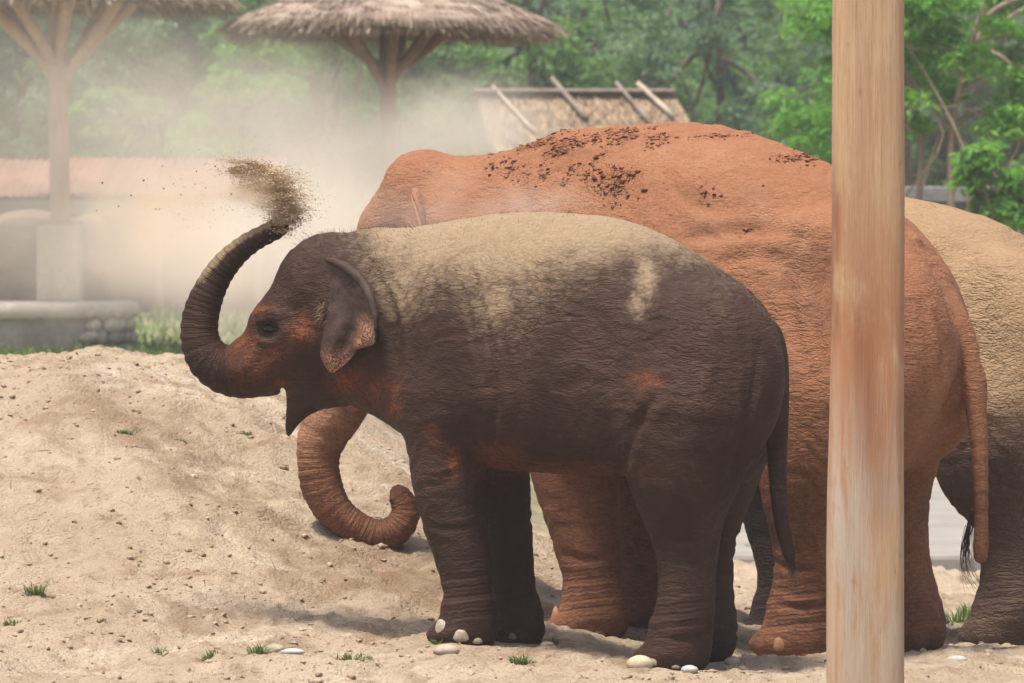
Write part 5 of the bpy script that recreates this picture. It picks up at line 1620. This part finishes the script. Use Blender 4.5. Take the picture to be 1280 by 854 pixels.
# stray crumbs flying further off
parts = []
for px, py in [(131, 229), (163, 246), (148, 259), (120, 264), (175, 225), (291, 240), (240, 218), (255, 232), (205, 238), (300, 212), (268, 205), (324, 207), (230, 245), (190, 262)]:
    c = at(px + r_.normal() * 3, py + r_.normal() * 3, 24.95)
    parts.append((Vi * (1 + .25 * r_.normal(size=(len(Vi), 1))) * r_.uniform(.003, .006) + c, Fi))
for _ in range(220):
    c = at(r_.uniform(180, 380), r_.normal(238, 30), 24.95 + r_.normal() * .1)
    parts.append((Vi * (1 + .25 * r_.normal(size=(len(Vi), 1))) * r_.uniform(.0008, .0025) + c, Fi))
tag(obj('flying_crumbs', make_mesh('flying_crumbs', *merge(parts), smooth=False), simple('dark_crumbs', (0.10, 0.065, 0.04), (0.2, 0.13, 0.08), 8, .95, 0)), 'dark earth crumbs flying away from the thrown sand', 'earth', kind='stuff')

def dust(name, lo, hi, blobsw, color, dens, nscale, label, thr=(.38, .72), detail=4.0, aniso=.2, stretch=(1, 1, 1), floor=0.0, nsub=3):
    """a closed lump of dusty air; density falls off round a few puff centres"""
    lo, hi = np.array(lo, float), np.array(hi, float)
    c, hs = (lo + hi) / 2, (hi - lo) / 2
    Vb, Fb = ico(4)
    Vb = np.sign(Vb) * np.abs(Vb) ** .6
    o = obj(name, make_mesh(name, Vb * hs, Fb), None, None, tuple(c))
    t = NT(name + '_air')
    v = t.coords()
    geo = v
    tot = None
    for (p, rad, w) in blobsw:
        q = np.array(p) - c
        d = t.n('VectorMath', {0: t.n('VectorMath', {0: v, 1: tuple(q)}, operation='SUBTRACT').outputs[0], 1: tuple(1 / np.array(rad, float))}, operation='MULTIPLY').outputs[0]
        ln = t.n('VectorMath', {0: d}, operation='LENGTH').outputs['Value']
        f = t.math('MULTIPLY', t.ramp(ln, 1.0, .15), w)
        tot = f if tot is None else t.math('ADD', tot, f)
    nz_ = t.noise(t.coords(stretch), nscale, detail, .6, .4)
    nn_ = t.math('ADD', floor, t.math('MULTIPLY', t.ramp(nz_, *thr), 1 - floor))
    den = t.math('MULTIPLY', t.math('MULTIPLY', tot, nn_), dens)
    pv = t.n('VolumePrincipled', {'Color': color, 'Anisotropy': aniso, 'Density': den})
    t.t.links.new(pv.outputs[0], t.out.inputs['Volume'])
    o.data.materials.append(t.m)
    tag(o, label, 'dust', kind='stuff')
    return o
DC = (0.93, 0.86, 0.76)
A = at
dust('dust_cloud', (-4.6, 28.2, .2), (1.2, 50, 4.4),
     [(A(350, 325, 33), (1.05, 4, .66), .95), (A(235, 310, 33), (.9, 4, .55), .62), (A(430, 260, 34), (1.0, 4.5, .62), .70), (A(320, 170, 40), (1.8, 8, .8), .24),
      (A(130, 180, 38), (2.0, 8, 1.3), .17), (A(580, 160, 38), (.8, 6, .45), .42), (A(90, 330, 36), (.9, 6, .6), .18)], DC, .62, 1.5, 'pale beige dust cloud drifting behind the young elephant', floor=.15, thr=(.36, .66), detail=6.0)
dust('dust_billow', (-2.75, 30.0, 1.15), (-1.25, 32.2, 2.55),
     [(A(215, 275, 31), (.42, .8, .30), 1.0), (A(130, 262, 31), (.30, .7, .22), .6), (A(170, 315, 31), (.40, .8, .28), .7), (A(265, 330, 31), (.3, .8, .3), .7)], (.90, .78, .63), 1.5, 2.6, 'tan billow of dust rolling in front of the shed', thr=(.40, .62), detail=6.0, floor=.1)
dust('dust_puff', A(200, 300, 24.6) + [-.5, 0, 0] if False else (-1.95, 24.75, 1.45), (-.98, 25.35, 2.2),
     [(A(318, 235, 25), (.19, .2, .14), 1.3), (A(235, 245, 25), (.25, .22, .17), .35), (A(170, 265, 25), (.3, .25, .22), .22), (A(355, 262, 25), (.07, .1, .13), 1.2)], (.86, .72, .55), 17.0, 8.0, 'tan puff of fine dust trailing from the thrown sand', stretch=(.6, 1, 1.6), thr=(.36, .66))
dust('dust_veil', A(560, 250, 26.0) + np.array([-.75, -.14, -.35]), A(560, 250, 26.0) + np.array([.6, .14, .35]),
     [(A(520, 262, 26.0), (.55, .14, .24), 1.0), (A(610, 250, 26.0), (.4, .13, .2), .7)], DC, 2.2, 3.0, 'thin veil of dust in front of the mud coated head', stretch=(.7, 1, 1.2), thr=(.3, .7))
dust('dust_wisp', A(700, 240, 25.35) + np.array([-.55, -.18, -.2]), A(700, 240, 25.35) + np.array([.55, .18, .22]),
     [(A(690, 248, 25.35), (.38, .17, .12), 1.0), (A(640, 262, 25.35), (.3, .16, .10), .7)], DC, 2.6, 5.0, 'faint wisp of dust between the two elephant backs', stretch=(.7, 1, 1.2))


# thin haze over the whole place
Vh, Fh = box(0, 130, 33, 330, 350, 74)
t = NT('haze_air')
pv = t.n('VolumePrincipled', {'Color': (.90, .95, 1.0), 'Density': .0008, 'Anisotropy': .2})
t.t.links.new(pv.outputs[0], t.out.inputs['Volume'])
tag(obj('haze', make_mesh('haze', Vh, Fh, False), t.m), 'thin pale haze hanging over the whole enclosure', 'haze', kind='stuff')
